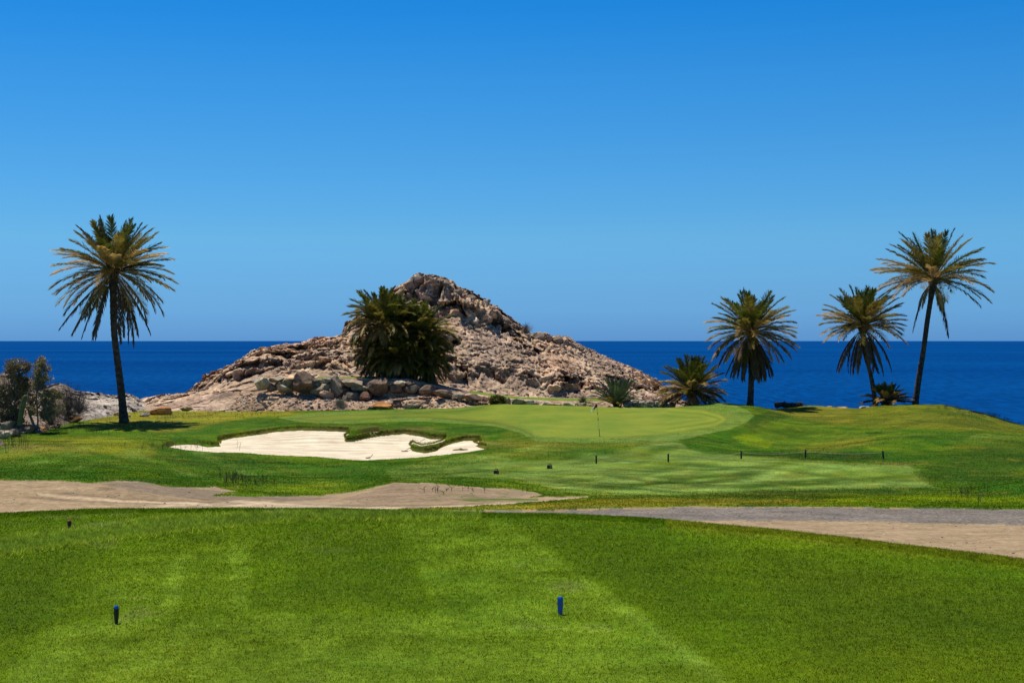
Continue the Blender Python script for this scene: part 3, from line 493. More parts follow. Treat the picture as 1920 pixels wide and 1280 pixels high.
def hill_zone(u, t, p):
    n = fbm(p*.5, 3)*.25
    z = ((t+n > 3.15) & (t+n < 4.0) & (((u > 596) & (u < 765)) | ((u > 880) & (u < 1150)))).astype(int)
    return z, [('rocky_hill', M_hill), ('terrace_lawn', M_terr)]
def hill_tint2(u, t, p):
    T = hill_tint(u, t, p); z = hill_zone(u, t, p)[0] == 1
    T[z] = np.array((.15, .22, .03))*(1+.25*fbm(p[z]*.6, 2))[:, None]; return T
HILL = craggy(hill_rows, 200, 1340, 1.7, 400, 'rocky_hill', M_hill, hill_amp, hill_zone, hill_tint2, 1.8,
 lambda u, t: .5*sstep(7.0, 7.7, t)*(u > 640)*sstep(1000, 930, u)+.4*np.exp(-((u-515)/50)**2-((t-6.2)/1.2)**2)+.25*np.exp(-((t-4.9)/.35)**2)-.28*sstep(840, 900, u)*sstep(5.2, 5.8, t)*sstep(8.2, 7.4, t)-.15*(t < 3)+.4*np.exp(-((u-1215)/35)**2))
# pale sea cliff behind the left palm and the trees
OUT = [(-700, 650), (-200, 690), (0, 703), (60, 712), (88, 726), (110, 720), (125, 725), (142, 734), (180, 738), (210, 743), (235, 740), (250, 745), (263, 753), (290, 775), (320, 790)]
fo = lambda a: float(np.interp(a, [-700, 0, 70, 110, 160, 260, 320], [96, 101, 101, 107, 114, 126, 129]))
out_rows = [rr([(-700, 835), (0, 812), (70, 812), (110, 800), (160, 788), (200, 784), (260, 783), (320, 795)], lambda a: fo(a)),
 rr([(-700, 815), (0, 797), (70, 797), (110, 787), (160, 779), (200, 773), (260, 774), (320, 792)], lambda a: fo(a)+1.5),
 rr([(-700, 780), (0, 775), (70, 775), (110, 770), (160, 762), (200, 762), (240, 762), (275, 772), (320, 791)], lambda a: fo(a)*.5+66),
 rr([(-700, 730), (0, 740), (70, 745), (110, 748), (160, 750), (200, 752), (240, 750), (270, 765), (320, 790)], lambda a: 137.),
 rr([(a, b_+4) for a, b_ in OUT], 144.), rr(OUT, 147.), rr([(a, b_+20) for a, b_ in OUT], 152.), rr([(a, 1050) for a, b_ in OUT], 170.)]
M_out = mat_rock('cliff_rock', (.26, .235, .205), (.44, .40, .35), (.62, .57, .50), .5, .22, True)
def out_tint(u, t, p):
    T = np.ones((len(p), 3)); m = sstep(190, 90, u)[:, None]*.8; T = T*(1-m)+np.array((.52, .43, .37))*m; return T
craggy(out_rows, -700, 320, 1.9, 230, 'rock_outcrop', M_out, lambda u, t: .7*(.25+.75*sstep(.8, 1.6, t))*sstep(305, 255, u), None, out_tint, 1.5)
for o in C.objects:
    if o.name.startswith('rock_outcrop'): o['kind'] = 'structure'

# ------------------------------------------------------------------ boulders
ROCKM = {}
def rockmat(kind):
    if kind not in ROCKM:
        c = {'grey': (.42, .36, .29), 'pale': (.62, .53, .41), 'tan': (.52, .39, .27), 'green': (.37, .32, .235), 'brown': (.22, .155, .12), 'red': (.27, .15, .11), 'orange': (.50, .24, .085), 'dark': (.19, .16, .14), 'pink': (.52, .37, .30), 'hill': (.29, .23, .185)}[kind]
        c = np.array(c)*(.80 if kind in ('grey', 'pale', 'green', 'pink', 'red', 'tan') else .95); ROCKM[kind] = mat_rock('rock_'+kind, tuple(c*.62), tuple(c), tuple(np.minimum(c*1.35, .8)), 1.6, .08)
    return ROCKM[kind]
def ico(sub):
    import bmesh; bm = bmesh.new(); bmesh.ops.create_icosphere(bm, subdivisions=sub, radius=1)
    V = np.array([v.co[:] for v in bm.verts]); Fc = np.array([[v.index for v in f.verts] for f in bm.faces]); bm.free(); return V, Fc
ICO = {k: ico(k) for k in (3, 4, 5)}
def rock_shape(seed, sub=4, planes=14):
    r = np.random.default_rng(seed); V, Fc = ICO[sub]; V = V/(np.abs(V)**7).sum(1)[:, None]**(1/7); Qr, _ = np.linalg.qr(np.eye(3)+r.normal(size=(3, 3))*.18); V = V@Qr
    for _ in range(planes):
        n = r.normal(size=3); n /= np.linalg.norm(n); h = r.uniform(.62, 1.0); s = V@n; m = s > h; V[m] -= (s[m]-h)[:, None]*n*.97
    V += V*(fbm(V*1.2+seed*3.1, 2)*.12)[:, None]+V*(fbm(V*5+seed, 2)*.03)[:, None]
    V -= (V.max(0)+V.min(0))/2; V /= (V.max(0)-V.min(0))/2; return V, Fc
_rs = [0]
def boulder(u, v, w, h, d, kind, label, group=None, tilt=0, depth=.8, cat='boulder', name='boulder', sub=4, planes=14):
    _rs[0] += 1; V, Fc = rock_shape(_rs[0], sub, planes); mpp = d/F; V = V*np.array([w*mpp/2, w*mpp/2*depth, h*mpp/2]); a = R(tilt); c_, s_ = math.cos(a), math.sin(a)
    V = V@np.array([[c_, 0, s_], [0, 1, 0], [-s_, 0, c_]]); p = P(u, v, d); o = mk_mesh(name, V, Fc, rockmat(kind), False); o.location = p
    return tag(o, label, cat, group)
WALLG = 'boulders of the retaining wall below the hill'
WB = [(491.5, 717.6, 27, 26, 'pale', 'pale grey rounded boulder, leftmost of the retaining wall', 15), (509.5, 726, 17, 18, 'brown', 'small brown boulder low between two pale ones at the left end of the wall', 0), (518, 711.5, 25, 12, 'grey', 'flat grey stone on top of the wall beside the leftmost pale boulder', 0), (532, 727.5, 32, 18, 'pale', 'wide cream boulder low in the wall, left of the big dark block', -8), (539.5, 715.5, 25, 13, 'green', 'flat green-grey slab leaning against the left side of the big dark block', -8), (570.6, 716.5, 43, 37, 'brown', 'biggest dark brown block standing in the left half of the wall', 0), (594, 712.5, 18, 9, 'green', 'small stone on the wall top right of the big dark block', 0), (594.5, 720, 19, 8, 'grey', 'thin grey stone wedged beside the big dark block', -10), (600.5, 728.5, 37, 21, 'green', 'smooth green-grey boulder slanting beside the tall grey stone', 16), (612.5, 740, 25, 15, 'pink', 'pinkish tan boulder lying loose at the foot of the wall', -22), (614, 713, 20, 11, 'grey', 'flat grey stone on the wall top next to the tall upright stone', 0), (631.7, 725, 26, 42, 'grey', 'tall upright grey stone reaching from wall foot to the lawn', 5), (659, 717.6, 39, 14, 'grey', 'long grey-brown slab on the wall top right of the upright stone', 0), (647, 731, 19, 14, 'red', 'small reddish stone under the long slab', 0), (676, 728.5, 33, 12, 'green', 'long flat green-grey stone in the middle course of the wall', 0), (658, 743.5, 28, 20, 'dark', 'dark grey square block at the bottom of the wall, left of a red-brown one', 0), (683, 743, 26, 18, 'red', 'red-brown square block at the bottom of the wall', 0), (709.5, 724.5, 42, 34, 'brown', 'large brown boulder on the wall, below the left side of the palm clump', -8), (733, 718, 16, 11, 'grey', 'small grey stone on the wall top right of the large brown boulder', 0), (743, 728.5, 22, 15, 'brown', 'brown stone low in the wall right of the large brown boulder', 0), (750, 718.5, 21, 11, 'pale', 'pale stone on the wall top under the palm clump', 0), (770, 718.8, 21, 9, 'brown', 'flat brown stone on the wall top under the middle of the palm clump', 0), (773, 730, 29, 18, 'dark', 'dark angular block in the wall under the middle of the palm clump', 0), (800.6, 732, 29, 21, 'brown', 'brown block below the right side of the palm clump where the wall steps down', -5), (830.5, 738, 33, 15, 'brown', 'long brown block right of the palm clump, half way down the wall slope', -7), (859, 742, 25, 13, 'grey', 'grey block in the low right part of the wall', -4), (888, 745, 32, 14, 'brown', 'dark brown block left of the round yellow bush', -6), (909, 748, 16, 9, 'red', 'small reddish stone touching the left of the round yellow bush', 0)]
for i, (u, v, w, h, k, lb, ti) in enumerate(WB): boulder(u, v, w*1.14, h*1.08, 133.4-.004*abs(u-700)-.9*(v > 735), k, lb, WALLG, ti, planes=22, depth=1.15)
LW = [(950, 751, 16, 10, 'grey', 'small grey stone right of the round yellow bush'), (970.6, 753, 25, 11, 'green', 'rounded grey-green boulder, second from the left of the low wall behind the green'), (992, 755, 23, 9, 'pale', 'flat pale stone third from the left in the low wall behind the green'), (1006, 757, 14, 7, 'grey', 'little grey stone between two pale ones of the low wall'), (1023, 757.5, 30, 9, 'pale', 'widest pale slab of the low wall behind the green'), (1046, 758.5, 17, 8, 'tan', 'tan stone in the low wall left of the flag'), (1068, 759.5, 26, 9, 'pale', 'pale stone of the low wall nearest left of the flag'), (1090, 760, 18, 9, 'grey', 'grey stone of the low wall under the weedy shrub'), (1107, 761, 14, 8, 'tan', 'tan stone of the low wall just behind the flag')]
for u, v, w, h, k, lb in LW: boulder(u, v, w, h*1.25, 130.2, k, lb, 'low stone wall behind the green')
boulder(719, 762, 42, 17, 129.3, 'orange', 'rusty orange boulder lying on rubble just behind the green, below the palm clump', None, -6)
boulder(700, 765, 24, 9, 129.4, 'brown', 'brown rock tucked against the left of the rusty orange boulder behind the green')
LB = [(302, 771, 44, 15, 'orange', 'large flat orange boulder right of the left palm trunk', 8), (348, 766, 28, 11, 'tan', 'smaller yellow-tan boulder right of the large flat orange one', 0), (271, 778, 20, 9, 'grey', 'grey rock between the left palm trunk and the large flat orange boulder', 0), (222, 776, 18, 9, 'tan', 'tan rock right behind the left palm trunk', 0), (156, 781, 15, 9, 'orange', 'small orange rock at the right end of the bank left of the palm', 12), (134, 788, 40, 12, 'orange', 'long orange slab slanting up the bank between the trees and the left palm', 22), (105, 799, 16, 9, 'brown', 'brown rock below the long slanting orange slab', 0), (92, 801, 12, 7, 'tan', 'tan rock right of the eucalyptus trunk foot', 0), (79, 805, 20, 11, 'orange', 'rounded orange rock at the foot of the eucalyptus trunk', 0), (165, 778, 12, 7, 'tan', 'tan pebble-like rock crowning the bank left of the palm', 0), (240, 780, 12, 6, 'pale', 'small pale rock at the right of the left palm foot', 0)]
for u, v, w, h, k, lb, ti in LB:
    d = 106+min(20, max(0, (u-80)*.12)); d = gd(u, v+h/2-1.5, 90, 128.4); boulder(u, v, w, h*1.15, d, k, lb, 'loose rocks along the left edge of the grass', ti)
LR = [(14, 801, 34, 20, 'green', 'grey-green boulder at the left edge of the picture, beside the flat tan one', 10), (40, 799, 34, 15, 'tan', 'flat tan boulder behind the cactus foot', 0), (8, 814, 30, 16, 'pale', 'pale boulder half hidden by weeds at the left edge of the picture', 20), (26, 812, 26, 14, 'dark', 'dark boulder in the shade below the flat tan one', 0), (2, 834, 18, 18, 'tan', 'lone tan-orange boulder lowest at the left edge of the picture', 0), (56, 806, 22, 12, 'brown', 'brown rock between the flat tan boulder and the eucalyptus', 0), (-20, 806, 40, 26, 'grey', 'grey boulder just cut by the left edge of the picture', 0)]
for u, v, w, h, k, lb, ti in LR: boulder(u, v, w, h*1.2, gd(u, v+h/2, 85, 120), k, lb, 'boulders at the left edge below the trees', ti)
RB = [(1884, 793.5, 15, 6, 'tan', 'flat tan rock at the far right edge above the sea'), (1899, 797.5, 12, 7, 'pink', 'pinkish rock right of the flat tan one above the sea'), (1580, 764.5, 22, 4, 'tan', 'thin tan rock on the skyline left of the leaning right-hand palm'), (1556, 763, 12, 3.5, 'pale', 'tiny pale rock on the skyline above the sea'), (1622, 764, 20, 5, 'pale', 'pale rock at the left foot of the small dry palm'), (1870, 789, 9, 4, 'grey', 'small grey rock leftmost of the rocks at the far right above the sea')]
for u, v, w, h, k, lb in RB: boulder(u, v, w, h*1.3, 128.1, k, lb, 'rocks on the grass edge above the sea')
# loose boulders on the hill crest
CB = [(1012, 629, 20, 15), (1030, 633, 18, 15), (1047, 636, 22, 17), (1060, 641, 14, 14), (1020, 642, 14, 12), (1072, 645, 16, 12), (1088, 651, 16, 11), (1035, 647, 12, 11), (1000, 640, 10, 8), (785, 521, 22, 14), (806, 522, 20, 14), (832, 528, 24, 12), (858, 545, 18, 14), (768, 533, 20, 16), (884, 556, 22, 14), (905, 567, 20, 12), (930, 585, 24, 16), (948, 598, 18, 13)]
CBL = ['leftmost boulder of the pile on the right ridge shoulder', 'boulder second from left on the ridge pile', 'biggest boulder of the pile on the right ridge shoulder', 'upright boulder right of the biggest on the ridge pile', 'boulder below the leftmost of the ridge pile', 'boulder at the right end of the ridge pile', 'last low boulder where the ridge pile runs out to the right', 'small boulder under the middle of the ridge pile', 'small stone just left below the ridge pile', 'knob of rock left of the very summit of the hill', 'rock knob forming the very summit of the hill', 'rock knob right of the summit of the hill', 'rock step below the summit on the right ridge', 'rock left below the summit, above the palm clump', 'rock on the right ridge, third step down from the summit', 'rock on the right ridge, fourth step down from the summit', 'large rock on the right ridge above the dry bush', 'rock on the right ridge touching the dry bush']
for (u, v, w, h), lb in zip(CB, CBL): boulder(u, v+3, w, h, 161.5, 'hill', 'brown '+lb, 'rocks along the hill ridge', random.uniform(-20, 20), planes=20)
# scree: thousands of stones, nobody could count them
def scree(name, n, gen, kinds, seed):
    r = np.random.default_rng(seed); mb = MB(); shapes = [(_s.copy(), f_) for _s, f_ in [rock_shape(900+k, 3, 10) for k in range(5)]]
    # low-poly version
    V0, F0 = ICO[3]; import bmesh
    lo = []
    for k in range(6):
        bm = bmesh.new(); bmesh.ops.create_icosphere(bm, subdivisions=2, radius=1); V = np.array([v.co[:] for v in bm.verts]); Fc = np.array([[v.index for v in f.verts] for f in bm.faces]); bm.free()
        for _ in range(8):
            nn = r.normal(size=3); nn /= np.linalg.norm(nn); h = r.uniform(.5, .8); s = V@nn; m_ = s > h; V[m_] -= (s[m_]-h)[:, None]*nn
        lo.append((V, Fc))
    for i in range(n):
        p, s, colr = gen(r)
        if p is None: continue
        V, Fc = lo[i % 6]; a = r.uniform(0, 6.3); c_, s_ = math.cos(a), math.sin(a)
        Vv = (V*np.array([s*r.uniform(.7, 1.4), s, s*r.uniform(.5, .9)]))@np.array([[c_, s_, 0], [-s_, c_, 0], [0, 0, 1]])
        mb.add(Vv+p, Fc, np.array(colr)*r.uniform(.6, 1.25))
    m, t, b = nodes(name); nn = noise(t, 6, 4); c = mixc(t, attr(t), ramp(t, nn.outputs[0], [(.3, g(.7)), (.7, g(1.3))])); t.links.new(c, b.inputs['Base Color']); b.inputs['Roughness'].default_value = .95
    o = mb.build(name, m, smooth=False); o['kind'] = 'stuff'; return tag(o, kinds, 'rubble')
hv = np.concatenate([np.array([v.co[:] for v in h.data.vertices]) for h in HILL[:1]]) if False else None
def mesh_np(o):
    a = np.empty(len(o.data.vertices)*3, np.float32); o.data.vertices.foreach_get('co', a); return a.reshape(-1, 3)
HV3 = mesh_np(HILL[0]); HU = 960+HV3[:, 0]*F/HV3[:, 1]; HVV = HV+(CAMZ-HV3[:, 2])*F/HV3[:, 1]
cand1 = np.where((HU > 620) & (HU < 1240) & (HVV < 752) & (HV3[:, 1] < 166) & (HV3[:, 1] > 141))[0]
cand2 = np.where((HU > 440) & (HU < 1290) & (HV3[:, 1] < 133.6) & (HVV < 775))[0]
CL = [(.40, .31, .24), (.28, .215, .17), (.52, .42, .33), (.36, .30, .25)]
def gen1(r):
    p = HV3[cand1[r.integers(len(cand1))]]; return p, abs(r.normal())*.10+.04, CL[r.integers(4)]
def gen2(r):
    p = HV3[cand2[r.integers(len(cand2))]]; k = r.integers(7); return p, abs(r.normal())*.07+.04, (CL+[(.55, .50, .44), (.38, .17, .12), (.2, .12, .1)])[k]
scree('hill_scree', 2600, gen1, 'loose brown scree stones scattered over the rocky hill', 3)
scree('rubble', 3200, gen2, 'small grey and red rubble stones on the slope behind the green', 4)
def gen3(r):
    u = r.uniform(1170, 1262); v = r.uniform(754, 766); d = 130.5; p = np.array(P(u, v, d)); return p, r.uniform(.08, .3), [(.45, .43, .38), (.2, .16, .14), (.30, .25, .2), (.5, .47, .42)][r.integers(4)]
scree('rubble', 260, gen3, 'heap of grey and pale rubble between the young palm and the low palm', 5)

# ------------------------------------------------------------------ palms
M_fr = {'green': mat_leaf('frond_green', (.075, .095, .012), (.15, .165, .025), .35, .4), 'olive': mat_leaf('frond_olive', (.17, .145, .025), (.33, .26, .055), .35, .45), 'gold': mat_leaf('frond_gold', (.36, .24, .07), (.60, .43, .17), .35, .5), 'dead': mat_leaf('frond_dead', (.11, .075, .045), (.20, .14, .085), .18, .8, spec=.1), 'grey': mat_leaf('frond_greygreen', (.085, .12, .06), (.14, .18, .09), .25, .45), 'deep': mat_leaf('frond_deep', (.08, .095, .016), (.22, .21, .035), .42, .4)}
M_trunk = mat_rock('palm_trunk', (.045, .034, .026), (.10, .078, .06), (.19, .155, .12), 3.5, .06)
M_fruit = mat_plain('palm_fruit_stalk', (.45, .20, .04), .6, .3, 6)
def frond_mesh(L, e0, droop, width, rnd, pairs=44, hang=False, dens=1.0, twist=0., power=1.4):
    """a pinnate frond growing from the origin along +X, starting at elevation e0, bending down by droop"""
    n = 22; s = np.linspace(0, 1, n); ang = e0-droop*s**power; dl = L/(n-1)
    pts = np.zeros((n, 3)); pts[1:, 0] = np.cumsum(np.cos((ang[1:]+ang[:-1])/2)*dl); pts[1:, 2] = np.cumsum(np.sin((ang[1:]+ang[:-1])/2)*dl)
    pts[:, 1] = twist*L*s**2
    mb = MB(); mb.tube(pts, np.linspace(.040, .010, n), 4)
    pairs = int(pairs*1.3); sp = np.linspace(.19, 1., pairs); sp = np.repeat(sp, 2)+rnd.uniform(-.008, .008, pairs*2); sp = np.clip(sp, .18, 1); side = np.tile([1, -1], pairs)
    cx = np.stack([np.interp(sp, s, pts[:, k]) for k in range(3)], -1); a_ = np.interp(sp, s, ang)
    T = np.stack([np.cos(a_), 2*twist*sp, np.sin(a_)], -1); N = np.stack([-np.sin(a_), 0*a_, np.cos(a_)], -1); B = np.zeros_like(T); B[:, 1] = 1
    ll = width*1.36*np.interp(sp, [.15, .25, .4, .65, .88, 1.], [.25, .70, 1.0, 1.0, .88, .62])*rnd.uniform(.8, 1.12, len(sp))
    fa = R(46 if not hang else 28)+rnd.uniform(-.16, .16, len(sp))-.35*sstep(.6, 1, sp); vee = R(22 if not hang else -20)+rnd.uniform(-.35, .35, len(sp))
    dr = T*np.cos(fa)[:, None]+(B*side[:, None]*np.cos(vee)[:, None]+N*np.sin(vee)[:, None])*np.sin(fa)[:, None]
    sag = np.zeros_like(dr); sag[:, 2] = -.16*ll
    wv = np.cross(dr, N*np.cos(.5)+B*.5*side[:, None]); wv /= np.linalg.norm(wv, axis=1)[:, None]; hw = (.040*dens)*rnd.uniform(.8, 1.2, len(sp))[:, None]
    p0 = cx; p1 = cx+dr*ll[:, None]*.5+sag*.2; p2 = cx+dr*ll[:, None]+sag
    V = np.stack([p0-wv*hw*.5, p0+wv*hw*.5, p1+wv*hw, p1-wv*hw, p2], 1).reshape(-1, 3); k = np.arange(len(sp))*5
    mb.add(V, np.concatenate([np.stack([k, k+1, k+2], -1), np.stack([k, k+2, k+3], -1), np.stack([k+3, k+2, k+4], -1)]))
    return np.concatenate(mb.v), np.concatenate(mb.f)
def palm(name, label, base, path, crown, radius, trunk_r, spec, group='date palms', seed=1, fruit=True, cat='palm tree', trunk=True, skirt=.45, dens=1.0):
    """base (u, v, d); path: trunk picture points; crown (u, v); spec: list of (count, elevation range, length factor, droop, kind, hang)"""
    r = np.random.default_rng(seed); d = base[2]; b0 = P(*base); e = empty(name, b0, label, cat, group); mpp = d/F
    cc = np.array([(crown[0]-base[0])*mpp, 0, (base[1]-crown[1])*mpp])
    if trunk:
        pt = np.array([[(u-base[0])*mpp, 0, (base[1]-v)*mpp] for u, v in path]+[list(cc-np.array([0, 0, .1]))]); pt[0, 2] -= .35
        L = np.concatenate([[0], np.cumsum(np.linalg.norm(np.diff(pt, axis=0), axis=1))]); tt = np.linspace(0, 1, int(max(30, L[-1]*9)))*L[-1]
        ctr = np.stack([pchip(L, pt[:, k], tt) for k in range(3)], -1); seg = 20; q = tt/L[-1]
        rad = trunk_r*np.interp(q, [0, .04, .12, .5, .85, .93, 1], [1.5, 1.25, 1.0, .82, .80, 1.15, 1.3])
        th = np.arange(seg)/seg*2*np.pi; ri = np.arange(len(tt))
        pat = (np.cos(th[None]*5+ri[:, None]*1.57)*.5+.5)**.6*np.abs(np.sin(tt[:, None]*7+th[None]*1))*.0+np.where(((np.arange(seg)[None]//2+ri[:, None]//2) % 2) == 0, .10, -.04)
        rr_ = rad[:, None]*(1+pat*(.7+.6*r.random((len(tt), seg)))*1.0)
        V = ctr[:, None]+np.stack([rr_*np.cos(th), rr_*np.sin(th), .0*rr_+.05*pat], -1); i = (np.arange(len(tt)-1)[:, None]*seg+np.arange(seg)[None]).ravel()
        k = (np.arange(len(tt)-1)[:, None]*seg+((np.arange(seg)+1) % seg)[None]).ravel()
        mk_mesh('trunk', V.reshape(-1, 3), np.stack([i, k, k+seg, i+seg], -1), M_trunk, True, parent=e)
    # heart of cut leaf bases
    mb = MB()
    for k in range(46):
        a = r.uniform(0, 6.28); zz = r.uniform(-.55, .35); q = np.array([math.cos(a), math.sin(a), 0]); p0 = cc+q*trunk_r*.7+np.array([0, 0, zz-.15]); mb.tube([p0, p0+q*.22+np.array([0, 0, .25]), p0+q*.38+np.array([0, 0, .55])], [.075, .06, .035], 4)
    mb.build('leaf_bases', M_trunk, e, False)
    Rm = radius*mpp; k = 0
    for cnt, (e_lo, e_hi), lf, dr, kind, hang in spec:
        a0 = r.uniform(0, 6.28)
        for i in range(cnt):
            az = a0+i*2.39996+r.uniform(-.2, .2); el = R(e_lo+(e_hi-e_lo)*((i+.5)/cnt)+r.uniform(-5, 5)); L = Rm*lf*r.uniform(.92, 1.03)*(.97 if e_lo > 25 else 1.)
            V, Fc = frond_mesh(L, el, R(dr)*r.uniform(.7, 1.3), skirt*(.8 if hang else 1)*r.uniform(.9, 1.1), r, hang=hang, dens=dens, twist=r.uniform(-.08, .08), power=.8 if hang else 1.4)
            kd = kind if isinstance(kind, str) else kind[r.integers(len(kind))]
            o = mk_mesh('dry_frond' if hang else 'frond', V, Fc, M_fr[kd], False, parent=e); o.location = Vector(cc+np.array([math.cos(az)*trunk_r*.5, math.sin(az)*trunk_r*.5, -.35 if hang else .12*math.sin(el)])); o.rotation_euler = (r.uniform(-.25, .25), 0, az); k += 1
    if fruit:
        mb = MB()
        for i in range(9):
            a = r.uniform(0, 6.28); q = np.array([math.cos(a), math.sin(a), 0])
            for j in range(7):
                s_ = r.uniform(-.25, .25, 3); mb.tube([cc+q*.2, cc+q*.6+[0, 0, .35]+s_*.3, cc+q*1.0+np.array([0, 0, .1])+s_, cc+q*1.15+np.array([0, 0, -.35])+s_*1.4], [.02, .018, .014, .01], 3, cap=False)
        mb.build('fruit_stalk', M_fruit, e, False)
    return e
palm('date_palm', 'tall date palm standing alone at the left with full round crown', (233, 791, 110), [(233, 791), (229, 750), (222, 690), (214, 620), (212, 565)], (213, 508), 104, .29,
     [(7, (66, 82), .95, 8, 'green', False), (22, (34, 66), 1.0, 16, ('green', 'olive', 'olive'), False), (20, (14, 38), 1.05, 26, ('olive', 'green', 'gold', 'gold'), False), (22, (-12, 14), 1.1, 34, ('olive', 'gold', 'olive'), False), (18, (-36, -12), 1.12, 34, ('gold', 'olive', 'gold'), False), (11, (-56, -34), 1.28, 30, 'dead', True)], seed=11, skirt=.56)
palm('date_palm', 'date palm with dense hanging brown skirt above the right end of the green', (1405, 762, 127.6), [(1406, 762), (1408, 730), (1409, 690), (1410, 660)], (1409, 622), 80, .27,
     [(6, (66, 82), .96, 8, 'green', False), (20, (34, 66), 1.05, 20, ('green', 'olive'), False), (18, (8, 34), 1.05, 26, ('olive', 'gold', 'green'), False), (18, (-14, 8), 1.08, 34, ('gold', 'olive'), False), (14, (-34, -12), 1.05, 36, ('gold', 'dead', 'olive'), False), (30, (-66, -40), 1.05, 30, 'dead', True)], seed=12, skirt=.6)
palm('date_palm', 'leaning date palm of medium height, left of the tallest right-hand palm', (1645, 774, 133.5), [(1645, 774), (1640, 745), (1632, 700), (1622, 665), (1618, 640)], (1619, 612), 78, .22,
     [(6, (66, 82), .96, 8, 'green', False), (21, (32, 66), 1.05, 20, ('green', 'olive'), False), (20, (8, 34), 1.05, 26, ('olive', 'gold', 'olive'), False), (16, (-12, 8), 1.05, 36, ('olive', 'gold'), False), (13, (-50, -20), 1.15, 48, 'dead', True)], seed=13, skirt=.6)
palm('date_palm', 'tallest right-hand date palm with clean trunk leaning right', (1714, 771, 134.), [(1714, 771), (1721, 722), (1731, 660), (1739, 600), (1746, 555)], (1750, 524), 102, .27,
     [(6, (66, 82), .94, 8, ('green', 'olive'), False), (22, (32, 66), 1.05, 22, ('green', 'olive', 'olive'), False), (22, (10, 34), 1.05, 30, ('olive', 'gold'), False), (20, (-8, 12), 1.04, 36, ('gold', 'olive'), False), (4, (-40, -20), .55, 40, 'gold', True), (2, (-60, -50), 1.0, 28, 'dead', True)], seed=14, skirt=.64)
palm('date_palm', 'low bushy date palm without visible trunk at the right foot of the hill', (1297, 766, 129.6), [(1297, 766), (1297, 750)], (1297, 733), 68, .3,
     [(14, (60, 86), .92, 10, 'green', False), (14, (36, 60), .95, 22, ('green', 'olive'), False), (14, (10, 34), .95, 30, ('olive', 'gold'), False), (14, (-8, 10), .92, 36, ('gold', 'olive'), False), (14, (-28, -8), .8, 26, ('gold', 'olive', 'dead'), False)], seed=15, skirt=.58, fruit=False)
palm('date_palm', 'small dry dwarf palm between the two right-hand palm trunks', (1663, 765, 129.6), [(1663, 765), (1663, 758)], (1663, 755), 40, .2,
     [(10, (58, 86), .9, 10, ('green', 'olive'), False), (10, (30, 56), .95, 22, ('olive', 'gold'), False), (12, (2, 28), 1.2, 26, ('gold', 'gold', 'dead'), False)], seed=16, skirt=.4, fruit=False)
palm('date_palm', 'young grey-green palm with thin upright fronds behind the flag', (1157, 768, 129.8), [(1157, 768), (1157, 764)], (1157, 761), 55, .14,
     [(12, (64, 86), .95, 12, 'grey', False), (14, (42, 64), 1.05, 20, 'grey', False), (12, (20, 42), 1.0, 28, ('grey', 'olive'), False)], seed=17, skirt=.34, fruit=False, dens=.8)
CG = 'palms of the dense clump on the hillside'
def clump_spec(m=1.): return [(int(14*m), (60, 86), .97, 24, 'deep', False), (int(18*m), (34, 60), 1.0, 48, ('deep', 'deep', 'olive'), False), (int(20*m), (8, 34), .95, 68, ('deep', 'olive', 'olive', 'gold'), False), (int(18*m), (-14, 8), .82, 60, ('olive', 'gold', 'olive'), False), (int(14*m), (-40, -14), .8, 45, ('dead', 'gold', 'olive'), True)]  # olive and gold fronds: leaf tone that also paints in sunlit arcs
palm('date_palm', 'left and tallest palm of the dense dark clump on the hillside', (735, 714, 138.), [(735, 714), (728, 680), (722, 640)], (717, 613), 80, .3, clump_spec(1.1), CG, 21, False, skirt=.6, dens=1.4)
palm('date_palm', 'right palm of the dense dark clump on the hillside', (768, 714, 138.5), [(768, 714), (778, 690), (786, 660)], (790, 634), 74, .28, clump_spec(1.05), CG, 22, False, skirt=.6, dens=1.4)
palm('date_palm', 'middle palm at the back of the dense dark clump', (752, 714, 140.), [(752, 714), (753, 680)], (755, 622), 66, .28, clump_spec(1.), CG, 23, False, skirt=.6, dens=1.4)
palm('date_palm', 'low front palm of the dense dark clump, drooping over its foot', (745, 716, 137.), [(745, 716), (745, 700)], (744, 672), 60, .26, clump_spec(1.), CG, 24, False, skirt=.55, dens=1.3)
palm('date_palm', 'lowest right palm of the dense dark clump', (800, 720, 138.), [(800, 720), (802, 700)], (803, 680), 50, .24, clump_spec(.9), CG, 25, False, skirt=.5, dens=1.3)
palm('date_palm', 'lowest left palm of the dense dark clump', (712, 713, 139.), [(712, 713), (708, 695)], (704, 668), 48, .24, clump_spec(.8), CG, 26, False, skirt=.5, dens=1.3)

